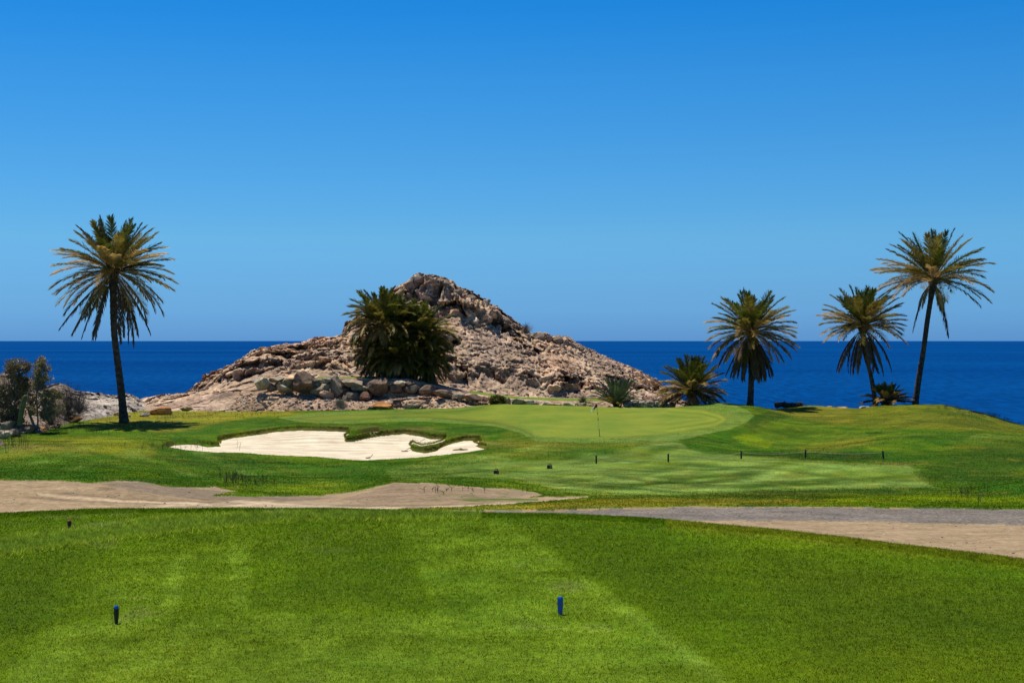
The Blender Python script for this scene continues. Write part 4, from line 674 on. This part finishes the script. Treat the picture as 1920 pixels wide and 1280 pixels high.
# ------------------------------------------------------------------ trees, shrubs, cactus
M_bark = mat_plain('bark', (.20, .16, .13), .9, .35, 5, bd=.02); M_twig = mat_plain('dry_twig', (.17, .13, .115), .9, .3, 5)
M_leaf = mat_leaf('leaf', (.1, .1, .1), (.1, .1, .1), .3, .5, vc=True)
def leafcloud(mb, c_, r3, n, size, cols, r, lean=0):
    q = r.normal(size=(n, 3)); q /= np.linalg.norm(q, axis=1)[:, None]; rad = r.random(n)**.45
    cl = r.normal(size=(max(5, n//45), 3)); cl /= np.linalg.norm(cl, axis=1)[:, None]; cl *= (r.random(len(cl))**.5)[:, None]
    k = r.integers(len(cl), size=n); p = cl[k]*.8+q*rad[:, None]*.30
    p = p*np.array(r3)+np.array(c_)
    a = r.normal(size=(n, 3)); a /= np.linalg.norm(a, axis=1)[:, None]; a[:, 2] -= .3; b_ = np.cross(a, r.normal(size=(n, 3))); b_ /= np.linalg.norm(b_, axis=1)[:, None]+1e-6
    s_ = size*r.uniform(.6, 1.3, n)[:, None]
    V = np.stack([p-b_*s_*.35, p+b_*s_*.35, p+a*s_], 1).reshape(-1, 3); f_ = np.arange(n*3).reshape(-1, 3)
    col = np.array(cols)[r.integers(len(cols), size=n)]*r.uniform(.7, 1.3, (n, 1)); mb.add(V, f_, np.repeat(col, 3, 0))
def tree(name, label, base, limbs, crowns, leaf_n, size, cols, seed, cat='tree', tr=.12, group=None, mat=None):
    """limbs: lists of picture points; crowns: (u, v, ru, rv)"""
    r = np.random.default_rng(seed); e = empty(name, P(*base), label, cat, group); mpp = base[2]/F
    def L(u, v, y=0): return np.array([(u-base[0])*mpp, y, (base[1]-v)*mpp])
    mb = MB()
    for li, pts in enumerate(limbs):
        y = r.uniform(-.5, .5); q = np.array([L(a, b_, y*k/(len(pts)-1)*1.) for k, (a, b_) in enumerate(pts)]); n = 10; t = np.linspace(0, len(pts)-1, n)
        q = np.stack([pchip(np.arange(len(pts)), q[:, k], t) for k in range(3)], -1); w0 = tr if li == 0 else tr*.6; mb.tube(q, np.linspace(w0, w0*.35, n), 7)
    for (u, v, ru, rv) in crowns:   # twigs running out into each leaf mass
        for k in range(14 if ru < 22 else 70):
            a = L(u, v+rv*.8, r.uniform(-.3, .3)); b_ = L(u+r.uniform(-1, 1)*ru, v+r.uniform(-1, .8)*rv, r.uniform(-1, 1)*ru*mpp); mb.tube([a, (a+b_)/2+r.normal(size=3)*.08, b_], [.025, .018, .008], 4, cap=False)
    mb.build('trunk', mat or M_bark, e)
    if leaf_n:
        mb = MB()
        for (u, v, ru, rv) in crowns: leafcloud(mb, L(u, v, r.uniform(-.6, .6)), (ru*mpp*1.5, ru*mpp*1.4, rv*mpp*1.4), int(leaf_n*ru*rv/(130 if ru < 22 else 600)), size, cols, r)
        mb.build('crown', M_leaf, e, False)
    return e
EC = [(.22, .20, .06), (.30, .25, .10), (.36, .28, .16), (.15, .14, .05), (.30, .24, .17)]
p_, dT = on(68, 811, 85, 125)
tree('eucalyptus_tree', 'eucalyptus with two slim trunks and thin crown right of the cactus', (68, 811, dT), [[(68, 812), (60, 790), (52, 770), (50, 740), (62, 715)], [(68, 812), (72, 790), (71, 760), (70, 735), (78, 700), (80, 680)], [(71, 765), (85, 745), (95, 735)], [(70, 735), (66, 710), (66, 672)]],
     [(80, 684, 14, 13), (76, 704, 11, 14), (72, 722, 10, 10), (92, 738, 16, 8), (104, 742, 12, 7), (84, 752, 12, 9), (86, 776, 12, 10), (56, 752, 10, 12), (62, 770, 9, 9), (88, 758, 24, 24), (74, 712, 22, 24)], 620, .13, EC, 31)
tree('eucalyptus_tree', 'bushy eucalyptus with round top at the left edge of the picture', (22, 806, dT+1.5), [[(22, 806), (24, 780), (30, 750), (34, 720), (32, 695)], [(24, 780), (10, 755), (0, 735)], [(30, 750), (44, 735), (48, 712)]],
     [(34, 686, 18, 14), (20, 692, 12, 12), (48, 690, 10, 12), (36, 708, 12, 10), (48, 722, 12, 14), (12, 732, 16, 14), (30, 742, 14, 12), (8, 758, 16, 14), (26, 770, 16, 13), (10, 784, 16, 12), (40, 782, 12, 12), (-14, 745, 16, 20), (-20, 700, 12, 14), (-25, 775, 18, 18), (28, 722, 30, 34), (24, 768, 34, 28)], 560, .13, EC, 32, tr=.1)
tree('shrub', 'dark green shrub right of the eucalyptus trunks', (112, 784, dT+3), [[(112, 784), (112, 765)]], [(114, 762, 10, 9), (102, 770, 8, 8)], 420, .13, EC, 33, cat='shrub', tr=.04)
def twigbush(name, label, u, v, d, ru, rv, n, seed, mat, cat='shrub', wid=.012):
    r = np.random.default_rng(seed); mpp = d/F; mb = MB()
    for k in range(n):
        a = r.uniform(0, 6.28); el = r.uniform(.25, 1.5); L = r.uniform(.5, 1.); q = np.array([math.cos(a)*math.cos(el)*ru*mpp, math.sin(a)*math.cos(el)*ru*mpp, math.sin(el)*rv*mpp])*L
        p0 = np.zeros(3); p1 = q*.5+r.normal(size=3)*.06*rv*mpp; mb.tube([p0, p1, q], [wid*1.6, wid, wid*.5], 3, cap=False)
        for j in range(5):
            s_ = r.uniform(.4, 1.); b0 = p1+(q-p1)*(s_-.4)/.6 if s_ > .4 else p1; mb.tube([b0, b0+(q*.3+r.normal(size=3)*.16*rv*mpp)], [wid*.7, wid*.4], 3, cap=False)
    o = mb.build(name, mat, None, False); o.location = P(u, v, d); return tag(o, label, cat)
twigbush('dry_bush', 'bare grey twiggy bush between the eucalyptus and the palm', 128, 790, dT+4, 42, 62, 150, 41, M_twig)
twigbush('dry_bush', 'bare twiggy bush low among rocks right of the eucalyptus trunks', 96, 797, dT+2, 30, 40, 90, 42, M_twig)
twigbush('dry_bush', 'bare twiggy bush behind the dark green shrub', 148, 776, dT+9, 26, 34, 70, 47, M_twig)
twigbush('dry_bush', 'small dry bush on the right ridge of the hill against the sky', 984, 624, 163, 20, 17, 90, 43, M_twig)
M_greybush = mat_plain('grey_bush', (.30, .26, .2), .9, .3, 5)
twigbush('dry_bush', 'round grey-brown dry bush at the foot of the stone wall', 638, 765, 130.5, 14, 17, 160, 44, M_greybush)
M_greygreen = mat_plain('grey_green_bush', (.20, .24, .15), .9, .3, 5)
twigbush('low_shrub', 'grey-green low shrub at the edge of the grass, left behind the green', 555, 779, 129.3, 12, 11, 120, 45, M_greygreen)
twigbush('weedy_shrub', 'dark weedy shrub behind the low wall left of the flag', 1093, 765, 130.8, 12, 22, 70, 46, mat_plain('weed_green', (.06, .09, .03), .9, .3, 5))
twigbush('weedy_shrub', 'low grey-green weeds at the right foot of the young palm', 1200, 768, 129.6, 14, 12, 90, 48, M_greygreen)
# round yellow-green bush
d = 129.2; e = empty('round_bush', P(933, 761, d), 'round yellow-green bush behind the left back edge of the green', 'bush'); mb = MB(); r_ = np.random.default_rng(5)
leafcloud(mb, (0, 0, .5), (.9, .8, .62), 6000, .12, [(.16, .15, .02), (.23, .18, .02), (.09, .11, .02), (.12, .13, .02)], r_); mb.build('foliage', M_leaf, e, False)
mb = MB()
for k in range(16): a = r_.uniform(0, 6.28); mb.tube([(0, 0, -.2), (math.cos(a)*.3, math.sin(a)*.3, .3), (math.cos(a)*.6, math.sin(a)*.6, .7)], [.02, .016, .01], 4)
mb.build('stem', M_twig, e)
# column cactus
e = empty('column_cactus', P(37, 797, dT-.5), 'single tall column cactus leaning right in front of the eucalyptus', 'cactus'); mpp = dT/F; n = 40; tt = np.linspace(0, 1, n); seg = 28
ctr = np.stack([mpp*(0+11*tt-1.5*np.sin(tt*3)), 0*tt, mpp*57*tt], -1); rad = .155*np.interp(tt, [0, .1, .8, .93, .98, 1], [.8, .95, 1.05, .9, .6, .05]); th = np.arange(seg)/seg*2*np.pi
rr_ = rad[:, None]*(1+.13*np.cos(th*14)[None]); V = ctr[:, None]+np.stack([rr_*np.cos(th), rr_*np.sin(th), 0*rr_], -1); i = (np.arange(n-1)[:, None]*seg+np.arange(seg)[None]).ravel(); k = (np.arange(n-1)[:, None]*seg+((np.arange(seg)+1) % seg)[None]).ravel()
mk_mesh('stem', V.reshape(-1, 3), np.stack([i, k, k+seg, i+seg], -1), mat_plain('cactus_skin', (.16, .17, .05), .7, .3, 4), True, parent=e)
mb = MB()
for k in range(14):
    for z in range(0, 40):
        a = k/14*2*np.pi; q = ctr[min(z, n-1)]+rad[min(z, n-1)]*1.1*np.array([math.cos(a), math.sin(a), 0]); mb.tube([q, q+np.array([math.cos(a), math.sin(a), .3])*.05], [.006, .001], 3, cap=False)
mb.build('spines', mat_plain('cactus_spine', (.45, .38, .22), .8, .2), e, False)
# fallen log at the cliff edge
mb = MB(); r_ = np.random.default_rng(9); d = 128.6; mpp = d/F; n = 30; tt = np.linspace(0, 1, n); c0 = np.stack([tt*50*mpp, .1*np.sin(tt*5), mpp*(6+1.5*tt+1.3*np.sin(tt*7))], -1)
mb.tube(c0, .24*(1+.12*np.sin(tt*23)+.1*r_.random(n)), 14); mb.tube([c0[9], c0[9]+np.array([.1, -.2, .3])], [.09, .05], 7); mb.tube([c0[22], c0[22]+np.array([.2, -.1, -.35])], [.12, .08], 7)
o = mb.build('fallen_log', mat_rock('log_bark', (.03, .024, .02), (.07, .055, .045), (.14, .11, .09), 4, .08)); o.location = P(1454, 766, d); tag(o, 'dark fallen log lying on the cliff edge right of the skirted palm', 'log')

# ------------------------------------------------------------------ golf furniture
M_black = mat_plain('black_plastic', (.012, .011, .012), .45, .2); M_blue = mat_plain('blue_paint', (.005, .10, .50), .3, .12, 30); M_red = mat_plain('red_paint', (.36, .05, .035), .4, .2, 30); M_white = mat_plain('white_cloth', (.78, .78, .76), .7, .05)
M_redc = mat_plain('red_cloth', (.50, .01, .025), .7, .05); M_rope = mat_plain('rope', (.42, .38, .27), .8, .2, 20); M_wood = mat_plain('post_wood', (.035, .028, .024), .8, .3, 10); M_pole = mat_plain('pole_paint', (.52, .52, .45), .4, .1); M_cup = mat_plain('cup', (.05, .04, .03), .6, .1); M_brass = mat_plain('brass_knob', (.65, .42, .22), .35, .1)
# flagstick
pf, dfl = on(1124.5, 818, 80, 110); mpp = dfl/F
e = empty('flagstick', pf, 'golf flagstick with limp white and red flag standing in the hole of the green', 'flagstick')
H = 60*mpp; lean = -5.5*mpp
def fp(s): return np.array([lean*s, 0, H*s])
mb = MB(); mb.tube([fp(0)-[0, 0, .1], fp(1.0)], [.011, .010], 8); mb.build('pole', M_pole, e)
for a, b_ in ((.0, .24), (.50, .58), (.68, .76)):
    mb = MB(); mb.tube([fp(a), fp(b_)], .018, 8); mb.build('pole_band', M_black, e)
def flag_part(name, mat, s0, s1, w0, w1):
    n, mm = 12, 12; V = []
    for i in range(n+1):
        for j in range(mm+1):
            a = s0+(s1-s0)*i/n; w = (w0+(w1-w0)*j/mm); x = -w*.30; z = -w*.24-(a)*.30; y = .07*math.sin(w*7+a*3)+.03*math.sin(a*9); V.append(fp(1.0)+np.array([x-(a*.1), y, z]))
    V = np.array(V); I_ = (np.arange(n)[:, None]*(mm+1)+np.arange(mm)[None]).ravel(); q = np.stack([I_, I_+1, I_+mm+2, I_+mm+1], -1)
    V2 = V+np.array([0, .006, 0]); o = mk_mesh(name, np.concatenate([V, V2]), np.concatenate([q, q[:, ::-1]+len(V)]), mat, True, parent=e); return o
flag_part('flag_dark_field', M_redc, 0, .9, 0, .5); flag_part('flag_white_field', mat_leaf('flag_cloth', (.8, .8, .78), (.85, .85, .82), .5, .7), .0, .85, .5, 1.1)
fl = mat_plain('navy_cloth', (.03, .012, .03), .7, .1)
mb = MB(); mb.box(fp(.955)+np.array([-.05, -.06, 0]), (.12, .02, .24), .3); mb.build('flag_emblem', fl, e, False)
mb = MB(); th = np.arange(20)/20*6.283; V = [(math.cos(a)*r__, math.sin(a)*r__, .012) for r__ in (.075, .10) for a in th]+[(math.cos(a)*.075, math.sin(a)*.075, -.1) for a in th]; k = np.arange(20); k1 = (k+1) % 20
mb.add(V, np.concatenate([np.stack([k, k1, k1+20, k+20], -1), np.stack([k, k1, k1+40, k+40], -1)])); mb.build('hole_cup', M_cup, e)
# tee markers
def marker(u, v, lo, hi, h, w, mat, lb, grp=None, rz=.7, capcol=None):
    p, d = on(u, v, lo, hi) if lo < 40 else None; e = empty('tee_marker', p, lb, 'tee marker', grp, rz)
    mb = MB(); n = 4; zz = [(-.03, .62), (0.0, .66), (h*.15, .8), (h*.55, 1.), (h*.84, 1.), (h*.93, .95), (h, .62)]
    V = []; 
    for z, s_ in zz:
        for k in range(8):
            sx_, sy_ = [(-1, -.8), (-.8, -1), (.8, -1), (1, -.8), (1, .8), (.8, 1), (-.8, 1), (-1, .8)][k]; V.append((sx_*w/2*s_, sy_*w/2*s_, z))
    V = np.array(V); top = [(6*8+k) for k in range(8)]
    def shell(i0, i1, cap_):
        f_ = [(i*8+k, i*8+(k+1) % 8, (i+1)*8+(k+1) % 8, (i+1)*8+k) for i in range(i0, i1) for k in range(8)]; b2 = MB(); b2.add(V, f_)
        if cap_: VV_ = np.concatenate([V[48:56], [[0, 0, zz[6][0]]]]); b2.add(VV_, [(k, (k+1) % 8, 8) for k in range(8)])
        return b2
    shell(0, 4, False).build('body', capcol or mat, e, False); shell(4, 6, True).build('top', mat, e, False)
    return e, p, d
M_navy = mat_plain('navy_paint', (.006, .03, .14), .4, .1)
marker(218, 1171, 8, 20, .19, .042, M_blue, 'blue-topped tee marker with black body, at the left of the tee', 'blue tee markers', .78, M_black)
marker(1050.5, 1153, 8, 20, .195, .050, M_blue, 'glossy bright blue tee marker at the centre right of the tee', 'blue tee markers', .78, M_blue)
marker(130, 991, 18, 26, .135, .05, M_red, 'dark red tee marker on the small tee at the far left', None, .6, mat_plain('dark_red', (.055, .012, .010), .5, .2))
# posts and rope
PG = 'rope posts across the fairway'; PL = [('short black rope post, leftmost of the five', 1118, 855, 869), ('short black rope post, second from the left', 1253, 852, 866), ('short black rope post in the middle of the five', 1390, 846, 860), ('short black rope post, second from the right', 1510, 844, 858), ('short black rope post leaning slightly, rightmost of the five', 1657, 846, 860)]
tops = []
for i, (lb, u, v0, v1) in enumerate(PL):
    p, d = on(u, v1, 58, 90); h = (v1-v0)*d/F; e = empty('rope_post', p, lb, 'post', PG); a = .12 if i == 4 else random.uniform(-.03, .03)
    mb = MB(); mb.tube([(0, 0, -.1), (-a*h, 0, h)], [.045, .042], 10); mb.build('post', M_wood, e); mb = MB(); mb.tube([(-a*h, 0, h), (-a*h, 0, h+.02), (-a*h, 0, h+.04)], [.05, .052, .03], 10); mb.build('cap', M_black, e)
    tops.append(np.array(p)+np.array([-a*h, 0, h*.88]))
for i in range(4):
    a, b_ = tops[i], tops[i+1]; t_ = np.linspace(0, 1, 26)[:, None]; pts = a*(1-t_)+b_*t_; pts[:, 2] -= [.26, .22, .12, .10][i]*4*(t_*(1-t_))[:, 0]
    for q in range(26):   # never below the grass
        uu_ = 960+pts[q, 0]*F/pts[q, 1]; pts[q, 2] = max(pts[q, 2], float(gz(np.array(uu_), np.array(pts[q, 1])))+.05)
    mb = MB(); mb.tube(pts, .010, 6); tag(mb.build('rope', M_rope), ['pale rope sagging between the first and second rope posts from the left', 'pale rope between the second and the middle rope post', 'pale rope between the middle post and the second from the right', 'pale rope between the two rightmost rope posts'][i], 'rope', 'ropes between the posts')
# small black boxes with a handle
for u, v, lb, kb in ((930.5, 888, 'small black box with a handle on the grass, the left one of two', .25), (1030.5, 878, 'small black box with a handle and bright knob, the right one of two', 1)):
    p, d = on(u, v, 58, 90); mpp = d/F; e = empty('tee_box', p, lb, 'box', 'black boxes on the fairway'); w, h = 10*mpp, 7*mpp
    mb = MB(); mb.box((0, 0, h/2-.01), (w, w*.6, h), 0, None, .97); o = mb.build('body', M_black, e, False)
    bv = o.modifiers.new('bevel', 'BEVEL'); bv.width = .015; bv.segments = 2
    mb = MB(); mb.tube([(-.06, 0, h-.01), (-.05, 0, h+.05), (.05, 0, h+.05), (.06, 0, h-.01)], .018, 8); mb.build('handle', M_black, e)
    mb = MB(); mb.box((w*.22, -w*.31, h*.55), (w*.26*(.6+.4*kb), .02, h*.28)); mb.build('plate', M_brass if kb == 1 else mat_plain('grey_plate', (.12, .09, .08), .5, .1), e, False)
# rakes
def rake(u0, v0, u1, v1, lo, hi, lb, headw=.42, up=.12):
    p, d = on(u0, v0, lo, hi); p1, d1 = on(u1, v1, lo, hi); e = empty('bunker_rake', p, lb, 'rake', 'rakes in the bunker'); q = np.array(p1)-np.array(p); mb = MB(); mb.tube([(0, 0, .06), q*.5+[0, 0, .10], q+[0, 0, up]], .016, 8); mb.build('handle', M_black, e)
    dr = q/np.linalg.norm(q); sd_ = np.array([-dr[1], dr[0], 0]); sd_ /= np.linalg.norm(sd_); mb = MB(); mb.tube([-sd_*headw/2+[0, 0, .05], sd_*headw/2+[0, 0, .05]], .025, 6)
    for k in np.linspace(-1, 1, 9): mb.tube([sd_*headw/2*k+[0, 0, .05], sd_*headw/2*k+[0, 0, -.03]], [.01, .006], 5)
    mb.build('head', M_black, e)
rake(759, 847, 797, 826, 78, 102, 'black rake lying on the sand at the right end of the bunker')
rake(690, 859.5, 699, 860.5, 76, 92, 'black rake at the front edge of the bunker, bent handle up', .3, .28)

# ------------------------------------------------------------------ grass and weeds (nobody could count them)
M_blade = mat_leaf('grass_blade', (.1, .1, .1), (.1, .1, .1), .35, .6, vc=True, spec=.02)
def blades(name, label, u, d, h, w, colmul, seed, lean=.6, fixed=None):
    r = np.random.default_rng(seed); n = len(u); x = (u-960)*d/F; z = gz(u, d); h = h*r.uniform(.5, 1.3, n); w = w*r.uniform(.6, 1.2, n)
    a = r.uniform(0, 6.283, n); b_ = r.uniform(0, 6.283, n); ln = lean*r.uniform(.2, 1.2, n)
    p = np.stack([x, d, z-.004], -1); s_ = np.stack([np.cos(a), np.sin(a), 0*a], -1)*(w/2)[:, None]; tip = np.stack([np.cos(b_)*ln*h, np.sin(b_)*ln*h, h], -1)
    V = np.stack([p-s_, p+s_, p+tip], 1).reshape(-1, 3); v = HV+(CAMZ-z)*F/d
    j = np.clip(np.round(np.interp(u, us, np.arange(len(us)))).astype(int), 0, len(us)-1); i = np.clip(np.round(np.interp(d, ds, np.arange(len(ds)))).astype(int), 0, len(ds)-1)
    col = (TINT[i*nc+j] if fixed is None else np.array(fixed)[r.integers(len(fixed), size=n)])*np.asarray(colmul)*(r.uniform(.55, 1.5, n)*np.clip(1+1.0*perlin(np.stack([x*17, d*7, 0*x+.5], -1)), .35, 2))[:, None]; y = r.random(n) < .09; col[y] = col[y]*np.array([1.9, 1.5, 2.2]); col = np.repeat(np.clip(col, 0, .8), 3, 0)
    o = mk_mesh(name, V, np.arange(n*3).reshape(-1, 3), M_blade, False, col); o['kind'] = 'stuff'; return tag(o, label, 'grass')
r_ = np.random.default_rng(77)
N = 780000; dd = 7.2*(26./7.2)**(r_.random(N)**.85); uu = r_.uniform(-420, 2340, N); ok = 3*F/dd+HV > row(EDGE, uu); uu, dd = uu[ok], dd[ok]
sc = np.interp(dd, [7, 12, 25], [.75, 1., 1.7])
blades('tee_grass', 'short mown green grass of the teeing ground in the foreground', uu, dd, .020*sc, .0095*sc, (1.75, 1.65, 1.6), 61, .9)
# taller strip between the two tees and along the far rim
STRIP_ = [(-120, 1040), (0, 1015), (130, 995), (300, 973), (560, 962), (900, 966), (900, 972), (560, 976), (330, 1000), (150, 1022), (0, 1050), (-120, 1075)]
N = 260000; uu = r_.uniform(-120, 900, N); vv = r_.uniform(958, 1076, N); ok = sdist(STRIP, uu, vv) > -2+r_.normal(size=N)*3; uu, vv = uu[ok], vv[ok]; dd = 3*F/(vv-HV)
blades('rough_grass', 'longer tufted grass strip between the main tee and the small left tee', uu, dd, .07, .014, (4.2, 3.2, 12.), 62, 1.1)
N = 80000; uu = r_.uniform(-420, 2340, N); de = 3*F/(row(EDGE, uu)-HV); dd = de+r_.uniform(-.7, .6, N); kk = fbm(np.stack([uu*.02, 0*uu, 0*uu], -1), 3) > -3+r_.normal(size=N)*.1
blades('rough_grass', 'ragged grass fringe along the far rim of the tee', uu[kk], dd[kk], .035, .012, (1.7, 1.7, 1.8), 63, .9)
# rough turf of the middle distance
N = 560000; dd = 40*(127.8/40)**(r_.random(N)); uu = r_.uniform(-450, 2400, N)
ji = np.clip(np.round(np.interp(uu, us, np.arange(len(us)))).astype(int), 0, len(us)-1); ii = np.clip(np.round(np.interp(dd, ds, np.arange(len(ds)))).astype(int), 0, len(ds)-1)
ok = zone[ii, ji] == 0; uu, dd = uu[ok], dd[ok]; fm = sdist(FAIR, uu, HV+(CAMZ-gz(uu, dd))*F/dd)
hh = np.where(fm > 0, .018, .035)
blades('rough_grass', 'rough green turf between the dirt track and the cliff edge', uu, dd, hh, .05, (1.45, 1.38, 1.3), 64, 1.3)
# lip of the bunker
bp = np.array(BUNKER, float); seg_ = np.roll(bp, -1, 0)-bp; N = 36000; k = r_.integers(len(bp), size=N); k = np.where((k > 3) & (k < 38), k, r_.integers(3, 38, size=N)); q = bp[k]+seg_[k]*r_.random((N, 1)); uu = q[:, 0]+r_.normal(size=N)*.8; vv = q[:, 1]-abs(r_.normal(size=N))*1.6
rowi = {}
dd = np.array([gd(a, b_, 76, 112) for a, b_ in zip(uu[:N//3], vv[:N//3])]); uu = uu[:N//3]
o = blades('rough_grass', 'shaggy brown-green grass lip hanging round the bunker', uu, dd, .09, .035, (1.6, 1.6, 1.5), 65, 1., [(.10, .13, .01), (.16, .12, .03), (.06, .10, .006), (.12, .09, .03), (.07, .12, .006)])
# weeds: thin upright stalks
def weeds(label, spots, seed):
    r = np.random.default_rng(seed); mb = MB()
    for (u, v, su, sv, n, h) in spots:
        for k in range(n):
            a = u+r.normal()*su; b_ = v+r.normal()*sv; p, d = on(a, b_, 44, 128.); p = np.array(p); L = h*r.uniform(.4, 1.2); tp = p+np.array([r.normal()*.12*L, r.normal()*.1*L, L])
            mb.tube([p-[0, 0, .05], (p+tp)/2+r.normal(size=3)*.02, tp], [.008, .007, .004], 3, cap=False)
            for j in range(4):
                s_ = r.uniform(.3, .9); q = p*(1-s_)+tp*s_; mb.tube([q, q+np.array([r.normal()*.09, r.normal()*.09, .1])], [.008, .003], 3, cap=False)
    o = mb.build('weeds', mat_plain('weed_stalk', (.075, .085, .03), .9, .3), None, False); o['kind'] = 'stuff'; return tag(o, label, 'weeds')
weeds('thin dark weed stalks standing in grass above the dirt track', [(440, 905, 16, 4, 40, .45), (840, 922, 40, 3, 12, .2), (990, 922, 6, 2, 4, .2), (1830, 932, 30, 5, 16, .4), (500, 908, 30, 4, 12, .35)], 71)
weeds('thin weed stalks around the left palm and the rocks', [(150, 806, 60, 5, 90, .5), (30, 830, 20, 8, 60, .8), (340, 782, 60, 4, 40, .35), (440, 778, 60, 4, 40, .35), (340, 842, 60, 3, 20, .5), (230, 800, 60, 5, 30, .4)], 72)
weeds('short weeds and tufts along the right cliff edge', [(1850, 780, 30, 3, 90, .3), (1780, 766, 20, 2, 40, .3), (1520, 762, 40, 2, 30, .25)], 73)
# stones on the dirt
def gen4(r):
    u = r.uniform(0, 1000) if r.random() < .5 else r.uniform(1200, 1920); v = r.uniform(905, 955) if u < 1000 else r.uniform(950, 1040)
    p, d = on(u, v, 30, 60); return (np.array(p), abs(r.normal())*.015+.008, [(.34, .27, .2), (.2, .17, .15), (.45, .38, .3)][r.integers(3)]) if d < 55 else (None, 0, 0)
scree('loose_stones', 700, gen4, 'small loose stones scattered over the dirt track and gravel road', 8)
for o in C.objects:
    if o.type == 'MESH' and o.name.split('.')[0] in ('hill_scree', 'rubble', 'loose_stones'): o['category'] = 'stones'
